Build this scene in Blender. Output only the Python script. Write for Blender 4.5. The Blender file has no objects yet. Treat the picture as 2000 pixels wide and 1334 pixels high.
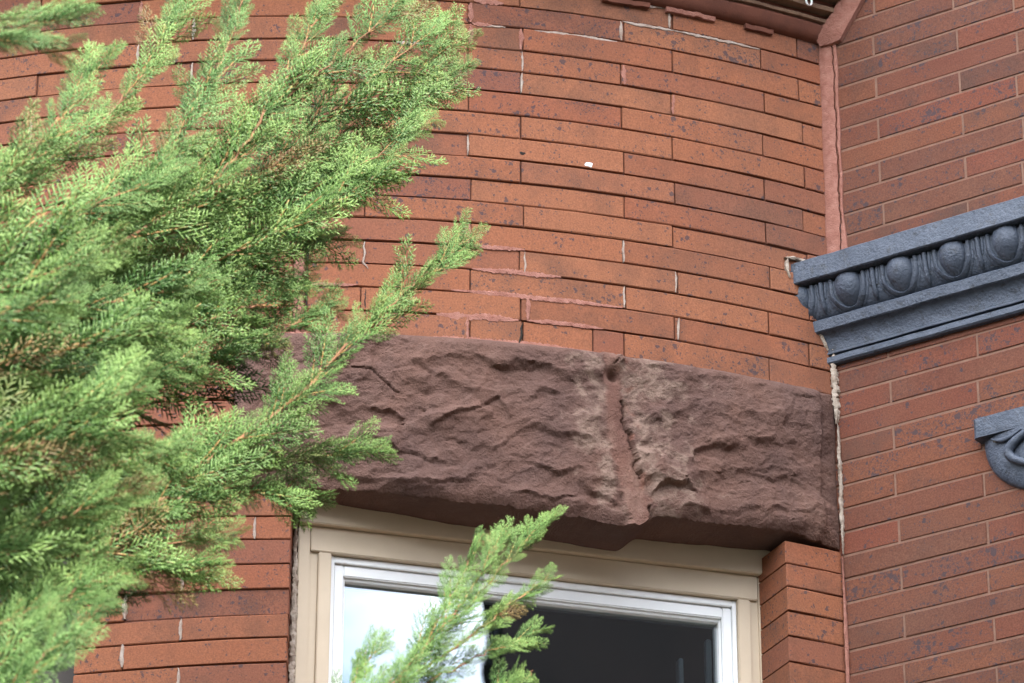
import bpy, bmesh, math, random
import numpy as np
from mathutils import Matrix, Vector
R_ = math.radians
random.seed(7)
scene = bpy.context.scene
COL = scene.collection

# ------------------------------------------------------------------ camera
cam_d = bpy.data.cameras.new("camera")
cam = bpy.data.objects.new("camera", cam_d); COL.objects.link(cam)
cam.matrix_world = (Matrix.Translation((0, 0, 1.6)) @ Matrix.Rotation(R_(90 + 27.013), 4, 'X')
                    @ Matrix.Rotation(R_(0.127), 4, 'Z'))
cam_d.sensor_width = 36; cam_d.sensor_fit = 'HORIZONTAL'; cam_d.lens = 132.27
cam_d.clip_start = 0.05; cam_d.clip_end = 2000
cam_d.dof.use_dof = True; cam_d.dof.focus_distance = 6.75; cam_d.dof.aperture_fstop = 9.0
scene.camera = cam

# ------------------------------------------------------------------ sky, sun, exposure
SUN_TO = Vector((0.50, -0.20, 0.84)).normalized()
world = bpy.data.worlds.new("World"); scene.world = world; world.use_nodes = True
wn = world.node_tree; wn.nodes.clear()
def wnode(t, **k):
    n = wn.nodes.new(t)
    for a, b in k.items(): setattr(n, a, b)
    return n
sky = wnode('ShaderNodeTexSky', sky_type='NISHITA', sun_disc=False)
sky.sun_elevation = math.asin(SUN_TO.z); sky.sun_rotation = math.atan2(SUN_TO.x, SUN_TO.y)
sky.air_density = 1.0; sky.dust_density = 1.0
bg1 = wnode('ShaderNodeBackground'); bg1.inputs[1].default_value = 0.15
bg2 = wnode('ShaderNodeBackground'); bg2.inputs[0].default_value = (0.96, 0.98, 1.0, 1); bg2.inputs[1].default_value = 1.85
wtc = wnode('ShaderNodeTexCoord')
wmap = wnode('ShaderNodeMapping'); wmap.inputs['Scale'].default_value = (1, 1, 2.2)
wnoi = wnode('ShaderNodeTexNoise'); wnoi.inputs['Scale'].default_value = 4.2; wnoi.inputs['Detail'].default_value = 7
wramp = wnode('ShaderNodeValToRGB'); wramp.color_ramp.elements[0].position = 0.36; wramp.color_ramp.elements[1].position = 0.55
wmix = wnode('ShaderNodeMixShader'); wout = wnode('ShaderNodeOutputWorld')
L = wn.links.new
L(wtc.outputs['Generated'], wmap.inputs[0]); L(wmap.outputs[0], wnoi.inputs['Vector']); L(wnoi.outputs['Fac'], wramp.inputs[0])
L(sky.outputs[0], bg1.inputs[0]); L(wramp.outputs[0], wmix.inputs[0]); L(bg1.outputs[0], wmix.inputs[1]); L(bg2.outputs[0], wmix.inputs[2])
L(wmix.outputs[0], wout.inputs[0])
sun_d = bpy.data.lights.new("sun", 'SUN'); sun_d.energy = 4.4; sun_d.angle = R_(0.5); sun_d.color = (1.0, 0.95, 0.86)
sun = bpy.data.objects.new("sun", sun_d); COL.objects.link(sun); sun.location = (8, -3, 18)
sun.rotation_euler = SUN_TO.to_track_quat('Z', 'Y').to_euler()
scene.view_settings.view_transform = 'Standard'; scene.view_settings.look = 'None'
scene.view_settings.gamma = 1.0; scene.view_settings.exposure = 2.32
scene.render.engine = 'CYCLES'

# ------------------------------------------------------------------ helpers
def tag(o, label=None, cat=None, group=None, kind=None):
    if label: o['label'] = label
    if cat: o['category'] = cat
    if group: o['group'] = group
    if kind: o['kind'] = kind
    return o
def link(name, me, mat=None, parent=None):
    o = bpy.data.objects.new(name, me); COL.objects.link(o)
    if mat and me is not None and not me.materials: me.materials.append(mat)
    if parent is not None:
        o.parent = parent
        if parent.type == 'EMPTY': o.matrix_parent_inverse = Matrix.Translation(-parent.location)
    return o
def pymesh(name, v, f, sharp=None):
    me = bpy.data.meshes.new(name); me.from_pydata(v, [], f); me.update()
    if sharp is not None:
        me.polygons.foreach_set('use_smooth', [True] * len(me.polygons)); me.set_sharp_from_angle(angle=R_(sharp))
    return me
def npmesh(name, V, F):
    """V (n,3) F (m,3 or 4)"""
    me = bpy.data.meshes.new(name); k = F.shape[1]
    me.vertices.add(len(V)); me.vertices.foreach_set('co', np.ascontiguousarray(V, dtype=np.float32).ravel())
    me.loops.add(F.size); me.loops.foreach_set('vertex_index', np.ascontiguousarray(F, dtype=np.int32).ravel())
    me.polygons.add(len(F)); me.polygons.foreach_set('loop_start', np.arange(0, F.size, k, dtype=np.int32))
    me.update(calc_edges=True); return me
def empty(name, loc):
    o = bpy.data.objects.new(name, None); COL.objects.link(o); o.location = loc; o.empty_display_size = 0.2
    return o

# ------------------------------------------------------------------ materials
class NT:
    def __init__(s, name):
        s.m = bpy.data.materials.new(name); s.m.use_nodes = True; s.t = s.m.node_tree; s.t.nodes.clear()
        s.out = s.n('ShaderNodeOutputMaterial'); s.b = s.n('ShaderNodeBsdfPrincipled'); s.l(s.b.outputs[0], s.out.inputs[0])
    def n(s, t, **k):
        x = s.t.nodes.new(t)
        for a, b in k.items():
            if a in x.inputs.keys(): x.inputs[a].default_value = b
            else: setattr(x, a, b)
        return x
    def l(s, a, b): s.t.links.new(a, b)
    def val(s, x, sock):
        if hasattr(x, 'is_output') or isinstance(x, bpy.types.NodeSocket): s.l(x, sock)
        else: sock.default_value = x
    def math(s, op, a, b=0.0, c=None, clamp=False):
        x = s.n('ShaderNodeMath', operation=op, use_clamp=clamp); s.val(a, x.inputs[0]); s.val(b, x.inputs[1])
        if c is not None: s.val(c, x.inputs[2])
        return x.outputs[0]
    def mix(s, f, a, b, blend='MIX'):
        x = s.n('ShaderNodeMix', data_type='RGBA', blend_type=blend); s.val(f, x.inputs[0])
        for q, i in ((a, 6), (b, 7)):
            if isinstance(q, tuple): x.inputs[i].default_value = (*q[:3], 1)
            else: s.l(q, x.inputs[i])
        return x.outputs[2]
    def ramp(s, f, stops):
        x = s.n('ShaderNodeValToRGB'); e = x.color_ramp.elements
        while len(e) < len(stops): e.new(0.5)
        for q, (p, c) in zip(e, stops): q.position = p; q.color = (*c, 1) if isinstance(c, tuple) else (c, c, c, 1)
        s.l(f, x.inputs[0]); return x.outputs[0]
    def noise(s, vec, scale, detail=4, rough=0.55, dist=0.0):
        x = s.n('ShaderNodeTexNoise'); x.inputs['Scale'].default_value = scale; x.inputs['Detail'].default_value = detail
        x.inputs['Roughness'].default_value = rough; x.inputs['Distortion'].default_value = dist
        s.l(vec, x.inputs['Vector']); return x.outputs['Fac']
    def coords(s, rnd=True):
        tc = s.n('ShaderNodeTexCoord'); oi = s.n('ShaderNodeObjectInfo'); s.rand = oi.outputs['Random']
        if not rnd: return tc.outputs['Object']
        k = s.math('MULTIPLY', s.rand, 37.0); v = s.n('ShaderNodeVectorMath', operation='ADD')
        s.l(tc.outputs['Object'], v.inputs[0]); s.l(k, v.inputs[1]); return v.outputs[0]
    def bump(s, h, strength=0.4, dist=0.002):
        x = s.n('ShaderNodeBump'); x.inputs['Strength'].default_value = strength; x.inputs['Distance'].default_value = dist
        s.l(h, x.inputs['Height']); s.l(x.outputs[0], s.b.inputs['Normal'])
    def fin(s, col, rough=0.85, spec=0.3):
        if isinstance(col, tuple): s.b.inputs['Base Color'].default_value = (*col, 1)
        else: s.l(col, s.b.inputs['Base Color'])
        s.val(rough, s.b.inputs['Roughness']); s.b.inputs['Specular IOR Level'].default_value = spec
        return s.m

def brick_mat(name, cols, spots, smoky):
    a = NT(name); v = a.coords()
    base = a.ramp(a.rand, [(i / (len(cols) - 1), c) for i, c in enumerate(cols)])
    big = a.noise(v, 9, 3); base = a.mix(a.math('MULTIPLY', big, 0.35), base, (0.216, 0.0972, 0.054))
    # smoky flashing: soft dark clouds, stronger on some bricks
    cl = a.noise(v, 13, 4, 0.6); r2 = a.math('FRACT', a.math('MULTIPLY', a.rand, 17.31))
    cl = a.math('SUBTRACT', a.math('ADD', cl, a.math('MULTIPLY', r2, 0.34)), 0.72)
    cl = a.math('MULTIPLY', cl, smoky, clamp=True)
    base = a.mix(cl, base, (0.066, 0.036, 0.027))
    geo = a.n('ShaderNodeNewGeometry'); st = a.noise(geo.outputs['Position'], 3.2, 5, 0.65); base = a.mix(a.math('MULTIPLY', a.ramp(st, [(0.5, 0.0), (0.72, 1.0)]), 0.38), base, (0.1152, 0.0612, 0.0432))
    mp = a.n('ShaderNodeMapping'); mp.inputs['Scale'].default_value = (16, 16, 1.6); a.l(geo.outputs['Position'], mp.inputs[0]); sk = a.noise(mp.outputs[0], 1.0, 5, 0.6)
    base = a.mix(a.math('MULTIPLY', a.ramp(sk, [(0.52, 0.0), (0.75, 1.0)]), 0.30), base, (0.1368, 0.054, 0.0324))
    g = a.noise(v, 330, 3, 0.6); base = a.mix(0.55, base, a.ramp(g, [(0.3, 0.28), (0.7, 0.74)]), 'OVERLAY')
    # iron spots of several sizes
    r3 = a.math('FRACT', a.math('MULTIPLY', a.rand, 7.77))
    wv = a.n('ShaderNodeVectorMath', operation='ADD'); nz = a.n('ShaderNodeTexNoise'); nz.inputs['Scale'].default_value = 160
    a.l(v, nz.inputs['Vector']); sc = a.n('ShaderNodeVectorMath', operation='SCALE'); sc.inputs['Scale'].default_value = 0.012
    a.l(nz.outputs['Color'], sc.inputs[0]); a.l(v, wv.inputs[0]); a.l(sc.outputs[0], wv.inputs[1])
    dens = a.math('ADD', a.math('MULTIPLY', a.math('POWER', r3, 2.0), 0.22 * spots), a.math('MULTIPLY', a.math('SUBTRACT', a.noise(v, 22, 2), 0.55), 0.8 * spots))
    tot = None
    for scl, th, soft in ((95, 0.13, 18), (210, 0.20, 9), (420, 0.22, 6)):
        vo = a.n('ShaderNodeTexVoronoi'); vo.inputs['Scale'].default_value = scl; a.l(wv.outputs[0], vo.inputs['Vector'])
        wnz = a.n('ShaderNodeSeparateColor'); a.l(vo.outputs['Color'], wnz.inputs[0])
        lim = a.math('ADD', a.math('MULTIPLY', a.math('SUBTRACT', wnz.outputs[0], 0.78), 1.5), a.math('ADD', dens, th - 0.08))
        m = a.math('MULTIPLY', a.math('SUBTRACT', lim, vo.outputs['Distance']), soft, clamp=True)
        tot = m if tot is None else a.math('MAXIMUM', tot, m)
    base = a.mix(a.math('MULTIPLY', tot, 0.72), base, (0.036, 0.03456, 0.04464))
    # pale scuffs
    sc2 = a.math('MULTIPLY', a.math('SUBTRACT', a.noise(v, 60, 5, 0.7), 0.70), 6, clamp=True)
    base = a.mix(a.math('MULTIPLY', sc2, 0.35), base, (0.324, 0.216, 0.1656))
    a.bump(a.math('ADD', a.math('MULTIPLY', g, 0.5), a.math('MULTIPLY', a.noise(v, 55, 4), 0.9)), 0.45, 0.0016)
    return a.fin(base, 0.82, 0.25)
M_BRICK = brick_mat('orange_brick', [(0.2369, 0.07912, 0.03735), (0.2533, 0.09034, 0.0425), (0.1744, 0.05607, 0.03349), (0.2632, 0.09968, 0.04894), (0.2402, 0.08224, 0.03864), (0.2204, 0.06853, 0.03478), (0.2599, 0.09345, 0.04379), (0.1645, 0.05482, 0.03606), (0.2402, 0.0841, 0.03928)], 1.05, 1.9)
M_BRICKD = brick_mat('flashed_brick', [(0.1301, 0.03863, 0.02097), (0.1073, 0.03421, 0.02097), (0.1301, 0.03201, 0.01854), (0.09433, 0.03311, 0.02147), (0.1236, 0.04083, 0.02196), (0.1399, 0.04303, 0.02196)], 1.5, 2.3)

def simple_mat(name, c1, c2, scale=40, bump=0.3, rough=0.9, spec=0.25, det=5, dist=0.002, fine=300):
    a = NT(name); v = a.coords(); n1 = a.noise(v, scale, det, 0.6); n2 = a.noise(v, fine, 3)
    c = a.mix(a.ramp(n1, [(0.3, 0.0), (0.7, 1.0)]), c1, c2)
    a.bump(a.math('ADD', n1, a.math('MULTIPLY', n2, 0.5)), bump, dist)
    return a.fin(c, rough, spec)
M_MORT = simple_mat('red_mortar', (0.16, 0.068, 0.044), (0.104, 0.044, 0.032), 60, 0.6)
M_PINK = simple_mat('pink_mortar', (0.36, 0.172, 0.132), (0.248, 0.1, 0.072), 60, 1.0, dist=0.004, fine=500)
M_TANM = simple_mat('tan_pointing', (0.2167, 0.126, 0.09), (0.1594, 0.08307, 0.057), 50, 0.5)
M_GREYM = simple_mat('grey_mortar', (0.4, 0.336, 0.288), (0.272, 0.192, 0.152), 60, 0.8, dist=0.003)
M_CAULK = simple_mat('old_caulk', (0.493, 0.4165, 0.3485), (0.221, 0.1615, 0.119), 70, 1.0, dist=0.004)
M_TAN = simple_mat('tan_paint', (0.588, 0.4778, 0.3518), (0.5355, 0.4305, 0.315), 14, 0.15, 0.55, 0.4, dist=0.001)
M_WHITE = simple_mat('white_vinyl', (0.84, 0.85, 0.86), (0.80, 0.81, 0.82), 8, 0.03, 0.4, 0.5)
M_DARK = simple_mat('dark_gap', (0.02, 0.016, 0.014), (0.03, 0.025, 0.02), 30, 0.3)  # near black, for shade in cracks and holes and one dark spot
M_BELT = simple_mat('belt_terracotta', (0.1725, 0.06375, 0.04125), (0.1125, 0.045, 0.0315), 25, 0.4)
M_BELTT = simple_mat('belt_tan', (0.21, 0.1295, 0.084), (0.112, 0.063, 0.042), 30, 0.5)

def paint_mat():
    a = NT('slate_blue_paint'); v = a.coords()
    n1 = a.noise(v, 26, 6, 0.65); n2 = a.noise(v, 210, 4, 0.6)
    c = a.mix(a.ramp(n1, [(0.35, 0.0), (0.65, 1.0)]), (0.04723, 0.06081, 0.08856), (0.0738, 0.08971, 0.124))
    dirt = a.math('MULTIPLY', a.math('SUBTRACT', a.noise(v, 48, 6, 0.75), 0.54), 9, clamp=True)
    c = a.mix(a.math('MULTIPLY', dirt, 0.7), c, (0.02066, 0.02244, 0.02657))
    pale = a.math('MULTIPLY', a.math('SUBTRACT', a.noise(v, 33, 5, 0.7), 0.63), 8, clamp=True)
    c = a.mix(a.math('MULTIPLY', pale, 0.4), c, (0.1653, 0.1771, 0.2125))
    a.bump(a.math('ADD', a.math('MULTIPLY', n1, 1.3), a.math('MULTIPLY', n2, 0.5)), 0.7, 0.006)
    return a.fin(c, 0.5, 0.45)
M_PAINT = paint_mat()

def stone_mat():
    a = NT('brownstone'); v = a.coords(False)
    n1 = a.noise(v, 7, 6, 0.6, 0.6); n2 = a.noise(v, 45, 6, 0.65); n3 = a.noise(v, 260, 4, 0.6)
    c = a.mix(a.ramp(n1, [(0.35, 0.0), (0.65, 1.0)]), (0.1413, 0.0761, 0.0578), (0.1033, 0.05848, 0.04843))
    c = a.mix(a.math('MULTIPLY', a.ramp(n2, [(0.5, 0.0), (0.75, 1.0)]), 0.5), c, (0.1723, 0.1056, 0.08594))
    at = a.n('ShaderNodeAttribute', attribute_name='scar'); sc = a.math('MULTIPLY', at.outputs['Fac'], a.ramp(n2, [(0.35, 0.25), (0.6, 1.0)]))
    c = a.mix(a.math('MULTIPLY', sc, 0.85), c, (0.2482, 0.1691, 0.1328))
    ac = a.n('ShaderNodeAttribute', attribute_name='rust'); c = a.mix(ac.outputs['Fac'], c, (0.2758, 0.1092, 0.07423))
    g = a.noise(v, 600, 2); c = a.mix(0.4, c, a.ramp(g, [(0.3, 0.36), (0.7, 0.64)]), 'OVERLAY')
    a.bump(a.math('ADD', a.math('MULTIPLY', n2, 1.0), a.math('MULTIPLY', n3, 0.8)), 0.9, 0.005)
    return a.fin(c, 0.9, 0.2)
M_STONE = stone_mat()

def leaf_mat():
    a = NT('cypress_foliage'); at = a.n('ShaderNodeAttribute', attribute_name='col'); s = a.n('ShaderNodeSeparateColor'); a.l(at.outputs['Color'], s.inputs[0])
    tc = a.n('ShaderNodeTexCoord'); n1 = a.noise(tc.outputs['Object'], 6, 3)
    c = a.ramp(s.outputs[0], [(0.0, (0.014, 0.042, 0.004)), (0.5, (0.042, 0.112, 0.015)), (1.0, (0.165, 0.245, 0.055))])  # tips grow paler; twig bases darkened further to deepen shade in the gaps
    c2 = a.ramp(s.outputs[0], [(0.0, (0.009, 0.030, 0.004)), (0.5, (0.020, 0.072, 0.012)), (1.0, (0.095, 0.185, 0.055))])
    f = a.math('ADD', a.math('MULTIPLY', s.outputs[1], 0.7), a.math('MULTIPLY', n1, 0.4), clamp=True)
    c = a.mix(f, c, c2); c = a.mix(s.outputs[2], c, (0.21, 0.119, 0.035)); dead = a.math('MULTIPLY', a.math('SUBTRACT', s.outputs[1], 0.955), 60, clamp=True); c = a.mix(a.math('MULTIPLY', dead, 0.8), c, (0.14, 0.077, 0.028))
    a.fin(c, 0.55, 0.18)
    tr = a.n('ShaderNodeBsdfTranslucent'); tc2 = a.mix(0.5, c, (0.14, 0.231, 0.035)); a.l(tc2, tr.inputs[0])
    mx = a.n('ShaderNodeMixShader'); mx.inputs[0].default_value = 0.15
    a.l(a.b.outputs[0], mx.inputs[1]); a.l(tr.outputs[0], mx.inputs[2]); a.l(mx.outputs[0], a.out.inputs[0])
    return a.m
M_LEAF = leaf_mat()
M_BARK = simple_mat('orange_brown_bark', (0.21, 0.095, 0.04), (0.08, 0.04, 0.022), 60, 0.6, 0.8)
M_TRUNK = simple_mat('trunk_bark', (0.16, 0.09, 0.055), (0.09, 0.055, 0.04), 25, 0.9, 0.9, dist=0.01)

def glass_mat():
    a = NT('window_glass'); g = a.n('ShaderNodeBsdfGlossy'); g.inputs['Roughness'].default_value = 0.0; g.inputs['Color'].default_value = (0.95, 0.98, 1, 1)
    t = a.n('ShaderNodeBsdfTransparent'); t.inputs[0].default_value = (0.55, 0.6, 0.62, 1)
    tcg = a.n('ShaderNodeTexCoord'); bp = a.n('ShaderNodeBump'); bp.inputs['Strength'].default_value = 0.05; bp.inputs['Distance'].default_value = 0.004; a.l(a.noise(tcg.outputs['Object'], 5, 2), bp.inputs['Height']); a.l(bp.outputs[0], g.inputs['Normal'])
    fr = a.n('ShaderNodeFresnel'); fr.inputs[0].default_value = 1.5
    f = a.math('ADD', a.math('MULTIPLY', fr.outputs[0], 2.2), 0.11, clamp=True)
    mx = a.n('ShaderNodeMixShader'); a.l(f, mx.inputs[0]); a.l(t.outputs[0], mx.inputs[1]); a.l(g.outputs[0], mx.inputs[2]); a.l(mx.outputs[0], a.out.inputs[0])
    return a.m
M_GLASS = glass_mat()
def farbrick_mat():
    a = NT('plain_brickwork'); tc = a.n('ShaderNodeTexCoord'); b = a.n('ShaderNodeTexBrick')
    b.inputs['Color1'].default_value = (0.26, 0.09, 0.05, 1); b.inputs['Color2'].default_value = (0.31, 0.11, 0.055, 1); b.inputs['Mortar'].default_value = (0.14, 0.06, 0.04, 1)
    b.inputs['Scale'].default_value = 1.0; b.inputs['Mortar Size'].default_value = 0.002; b.inputs['Brick Width'].default_value = 0.288; b.inputs['Row Height'].default_value = 0.0455
    a.l(tc.outputs['UV'], b.inputs['Vector']); return a.fin(b.outputs['Color'], 0.9, 0.2)
M_FARB = farbrick_mat()
M_GRASS = simple_mat('dark_ground', (0.010, 0.012, 0.008), (0.018, 0.018, 0.014), 3, 0.5, fine=60)
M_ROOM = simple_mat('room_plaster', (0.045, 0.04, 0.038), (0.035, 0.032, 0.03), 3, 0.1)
M_GREYHOUSE = simple_mat('neighbour_wall', (0.024, 0.019, 0.018), (0.016, 0.014, 0.014), 2, 0.3)
M_SLATE = simple_mat('roof_slate', (0.06, 0.062, 0.07), (0.045, 0.045, 0.05), 4, 0.4)
M_BASE = simple_mat('bounce_cut_dark', (0.07, 0.045, 0.04), (0.05, 0.034, 0.032), 9, 0.8, dist=0.01)  # dark tone chosen to cut light bounced off the unseen base

# ------------------------------------------------------------------ ground
g = link('ground', pymesh('ground', [(-300, -300, 0), (300, -300, 0), (300, 300, 0), (-300, 300, 0)], [(0, 1, 2, 3)]), M_GRASS); tag(g, kind='structure')

# ------------------------------------------------------------------ the house: round bow and flat side wall
CX, CY, RAD = -0.39738, 7.98336, 2.10574
ZL = [3.7571, 3.7116, 3.6661, 3.6174, 3.5718, 3.5254, 3.4787, 3.4304, 3.3844, 3.3387, 3.293, 3.2475, 3.1998, 3.1537, 3.1069, 3.059,
      3.0096, 2.9661, 2.9226, 2.8823, 2.8372, 2.7927, 2.7483, 2.7038, 2.6593, 2.615, 2.5687, 2.522, 2.4731, 2.4304, 2.3851]
def zl(i):
    i += 3
    return (ZL[i] if i < len(ZL) else ZL[-1] - 0.0455 * (i - len(ZL) + 1)) + 1.6
NX, NY = 0.54869863, 0.83602022            # into the side wall
TX, TY = 0.83602022, -0.54869863           # along the side wall, away from the corner
KX, KY = 0.58543857, 6.12105038            # the inner corner
def cyl(phi, r, z):
    a = R_(phi); return (CX + r * math.sin(a), CY - r * math.cos(a), z)
def wal(s, o, z):                          # o: out of the wall, towards the street
    return (KX + TX * s - NX * o, KY + TY * s - NY * o, z)
HWING = 13.0      # unseen side wing, made tall to block the sun from the bow
HTOP, LASTC = 7.45, 33
house = empty('brick_house', (0.3, 7.5, 0))
tag(house, 'orange brick house with a rounded bow, cracked brownstone lintel and blue-grey painted cornice', 'house')

def cyl_sheet(V, F, UV, p0, p1, z0, z1, r, depth, step=1.5):
    n = max(2, int(abs(p1 - p0) / step) + 1); b = len(V)
    for k in range(n + 1):
        p = p0 + (p1 - p0) * k / n
        V += [cyl(p, r, z0), cyl(p, r, z1), cyl(p, r - depth, z1), cyl(p, r - depth, z0)]
    for k in range(n):
        i = b + 4 * k; j = i + 4
        F += [(i, j, j + 1, i + 1), (i + 1, j + 1, j + 2, i + 2), (i + 3, i, j, j + 3)[::-1], (i + 2, j + 2, j + 3, i + 3)]
    F += [(b, b + 1, b + 2, b + 3), tuple(b + 4 * n + q for q in (3, 2, 1, 0))]
V, F = [], []
MR = RAD - 0.0055
cyl_sheet(V, F, None, -26, 29, zl(13) - 0.002, zl(-3) + 0.02, MR, 0.3)
cyl_sheet(V, F, None, -26, -2.25, zl(20), zl(13) - 0.002, MR, 0.3)
cyl_sheet(V, F, None, -26, 0.2, zl(LASTC + 1), zl(20) - 0.001, MR, 0.3)
cyl_sheet(V, F, None, 25.1, 29, zl(LASTC + 1), zl(20) - 0.001, MR, 0.3)
turret = link('bow_wall', pymesh('bow_wall', V, F, 30), M_MORT, house)
tag(turret, 'rounded orange brick bow wall with thin dark joints')
# the rest of the bow, outside the picture
V, F = [], []
cyl_sheet(V, F, None, -75, 28.5, zl(-3) + 0.15, HTOP, RAD - 0.02, 0.3, 3)
cyl_sheet(V, F, None, -75, -26, zl(LASTC + 1), zl(-3) + 0.15, RAD - 0.004, 0.3, 3)
me = pymesh('outer_bow', V, F, 30); uvl = me.uv_layers.new(name='UVMap')
for lp in me.loops:
    c = me.vertices[lp.vertex_index].co; uvl.data[lp.index].uv = (math.atan2(c.x - CX, CY - c.y) * RAD, c.z)
link('plain_bow_wall', me, M_FARB, house)
V, F = [], []; cyl_sheet(V, F, None, -75, 28.5, -0.1, zl(LASTC + 1) - 0.001, RAD + 0.03, 0.33, 3)
link('bounce_cut_base', pymesh('bounce_cut_base', V, F, 30), M_BASE, house)  # unseen lower wall, made dark stone to cut light bounced onto the soffit

# --- bow bricks
BCACHE = {}
def bow_brick_mesh(dphi, depth, var):
    key = (round(dphi, 2), depth, var)
    if key in BCACHE: return BCACHE[key]
    rnd = random.Random(hash(key) & 0xffff); dphi = key[0]
    hz = 0.0455 / 2 - 0.0012; b = 0.0013; gd = math.degrees(0.0011 / RAD); bd = math.degrees(b / RAD)
    e = dphi / 2 - gd; cols = [(-e, b)] + [(-e + bd + (2 * e - 2 * bd) * k / 3, 0) for k in range(4)] + [(e, b)]
    v, f = [], []
    for ci, (p, dr) in enumerate(cols):
        j = lambda s=0.0007: rnd.uniform(-s, s)
        a = R_(p + rnd.uniform(-0.012, 0.012))
        for r, z in ((RAD - depth, -hz), (RAD - b - dr, -hz + j()), (RAD - dr, -hz + b + j()), (RAD - dr, hz - b + j()), (RAD - b - dr, hz + j()), (RAD - depth, hz)):
            v.append((r * math.sin(a), -r * math.cos(a), z))
    for c in range(len(cols) - 1):
        for k in range(5):
            i = c * 6 + k; f.append((i, i + 6, i + 7, i + 1))
    n = (len(cols) - 1) * 6
    f += [(0, 1, 2, 3, 4, 5), (n + 5, n + 4, n + 3, n + 2, n + 1, n)]
    me = pymesh('bow_brick', v, f, 25); me.materials.append(M_BRICK); BCACHE[key] = me; return me
def bow_brick(c, p0, p1, depth=0.05):
    zt, zb = zl(c), zl(c + 1); k = min(max((c - 20) / 5.0, 0), 1); mid = (p0 + p1) / 2
    slope = 0.0
    if mid < 5 and k > 0: slope = k * 0.0065 / 5.1
    o = link('brick', bow_brick_mesh(p1 - p0, depth, random.randrange(6)), None, turret)
    rr = random.uniform(-0.0012, 0.0012) + (0.0 if random.random() < 0.93 else -0.003)
    a = R_(mid)
    o.location = (CX + rr * math.sin(a), CY - rr * math.cos(a), (zt + zb) / 2 + slope * (mid + 4.5))
    o.rotation_euler = (0, -slope / R_(1) / RAD + random.uniform(-0.0012, 0.0012), a)
    o.scale = (1, 1, (zt - zb) / 0.0455 * random.uniform(0.985, 1.0))
    return o
EV = [-25.8, -23.6, -15.75, -7.85, 0.9, 8.73, 16.58, 24.25, 28.2]
OD = [-25.8, -21.0, -13.03, -5.1, 3.6, 11.35, 19.2, 26.5, 28.2]
for c in range(-3, 13):
    js = list(EV if c % 2 == 0 else OD)
    js = [j + (random.choice((-0.1, -0.05, 0, 0.05, 0.1)) if -25 < j < 28 else 0) for j in js]
    if c == 12: js += [11.4, 14.9]
    if c in (7, 8): js = [j for j in js if abs(j - 0.9) > 0.5] + [1.55, 1.85]
    if c >= 9: js = [j for j in js if abs(j - 0.9) > 0.5] + [0.3, 0.95]
    js.sort()
    for a, b in zip(js[:-1], js[1:]):
        if (abs(a - 0.3) < 0.02 and c >= 9) or (abs(a - 1.55) < 0.02 and c in (7, 8)): continue
        bow_brick(c, a, b)
for c in range(13, 20):
    js = [j for j in (EV if c % 2 == 0 else OD) if j < -3.5] + [-2.35]
    for a, b in zip(js[:-1], js[1:]): bow_brick(c, a, b)
for c in range(20, LASTC + 1):
    js = ([-25.8, -22.75, -14.9, -7.05, 0.58] if c % 2 == 0 else [-25.8, -20.0, -12.2, -4.4, 0.58])
    if c == 21: js.insert(-1, -1.13)
    for a, b in zip(js[:-1], js[1:]): bow_brick(c, a, b, 0.13)
    bow_brick(c, 24.68, 28.0, 0.13)

# --- side wall
def wall_box(V, F, s0, s1, z0, z1, o, d):
    b = len(V)
    for s in (s0, s1):
        for oo in (o, o - d):
            for z in (z0, z1): V.append(wal(s, oo, z))
    for q in ((0, 4, 5, 1), (2, 3, 7, 6), (0, 1, 3, 2), (4, 6, 7, 5), (1, 5, 7, 3), (0, 2, 6, 4)): F.append(tuple(b + a for a in q))
SZ0, SMAX = 2.96613 + 1.6, 1.40
def zr(i): return SZ0 - 0.0455 * i
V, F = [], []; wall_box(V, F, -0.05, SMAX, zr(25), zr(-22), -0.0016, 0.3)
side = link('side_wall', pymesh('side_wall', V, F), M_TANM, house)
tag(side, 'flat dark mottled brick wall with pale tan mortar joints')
V, F = [], []; wall_box(V, F, -0.05, SMAX, zr(-22) + 0.001, HWING, -0.002, 0.3); wall_box(V, F, -0.05, SMAX, -0.1, zr(25) - 0.001, -0.002, 0.3); wall_box(V, F, SMAX + 0.001, 3.6, -0.1, HWING, -0.002, 0.3)  # upper and outer wall unseen; height and length chosen to block the sun
me = pymesh('plain_side', V, F); uvl = me.uv_layers.new(name='UVMap')
for lp in me.loops:
    c = me.vertices[lp.vertex_index].co; uvl.data[lp.index].uv = ((c.x - KX) * TX + (c.y - KY) * TY, c.z)
link('plain_side_wall', me, M_FARB, house)
WCACHE = {}
def wall_brick_mesh(w, var):
    key = (round(w, 3), var)
    if key in WCACHE: return WCACHE[key]
    rnd = random.Random(hash(key) & 0xffff); hx, hz, b = key[0] / 2 - 0.0021, 0.0455 / 2 - 0.0021, 0.0014
    v, f = [], []; j = lambda: rnd.uniform(-0.0007, 0.0007); n = 4
    for yy, ins in ((0.04, 0), (b, 0), (0, b)):
        x0, x1, z0, z1 = -hx + ins, hx - ins, -hz + ins, hz - ins
        for k in range(n): v.append((x0 + (x1 - x0) * k / (n - 1), yy, z0 + (j() if ins or yy == b else 0)))
        for k in range(n): v.append((x1 - (x1 - x0) * k / (n - 1), yy, z1 + (j() if ins or yy == b else 0)))
    m = 2 * n
    for r in range(2):
        for k in range(m): f.append((r * m + k, r * m + (k + 1) % m, (r + 1) * m + (k + 1) % m, (r + 1) * m + k))
    for k in range(n - 1): f.append((2 * m + k, 2 * m + k + 1, 2 * m + m - 2 - k, 2 * m + m - 1 - k))
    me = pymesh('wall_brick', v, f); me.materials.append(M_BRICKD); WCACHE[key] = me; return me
WROT = math.atan2(TY, TX)
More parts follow.
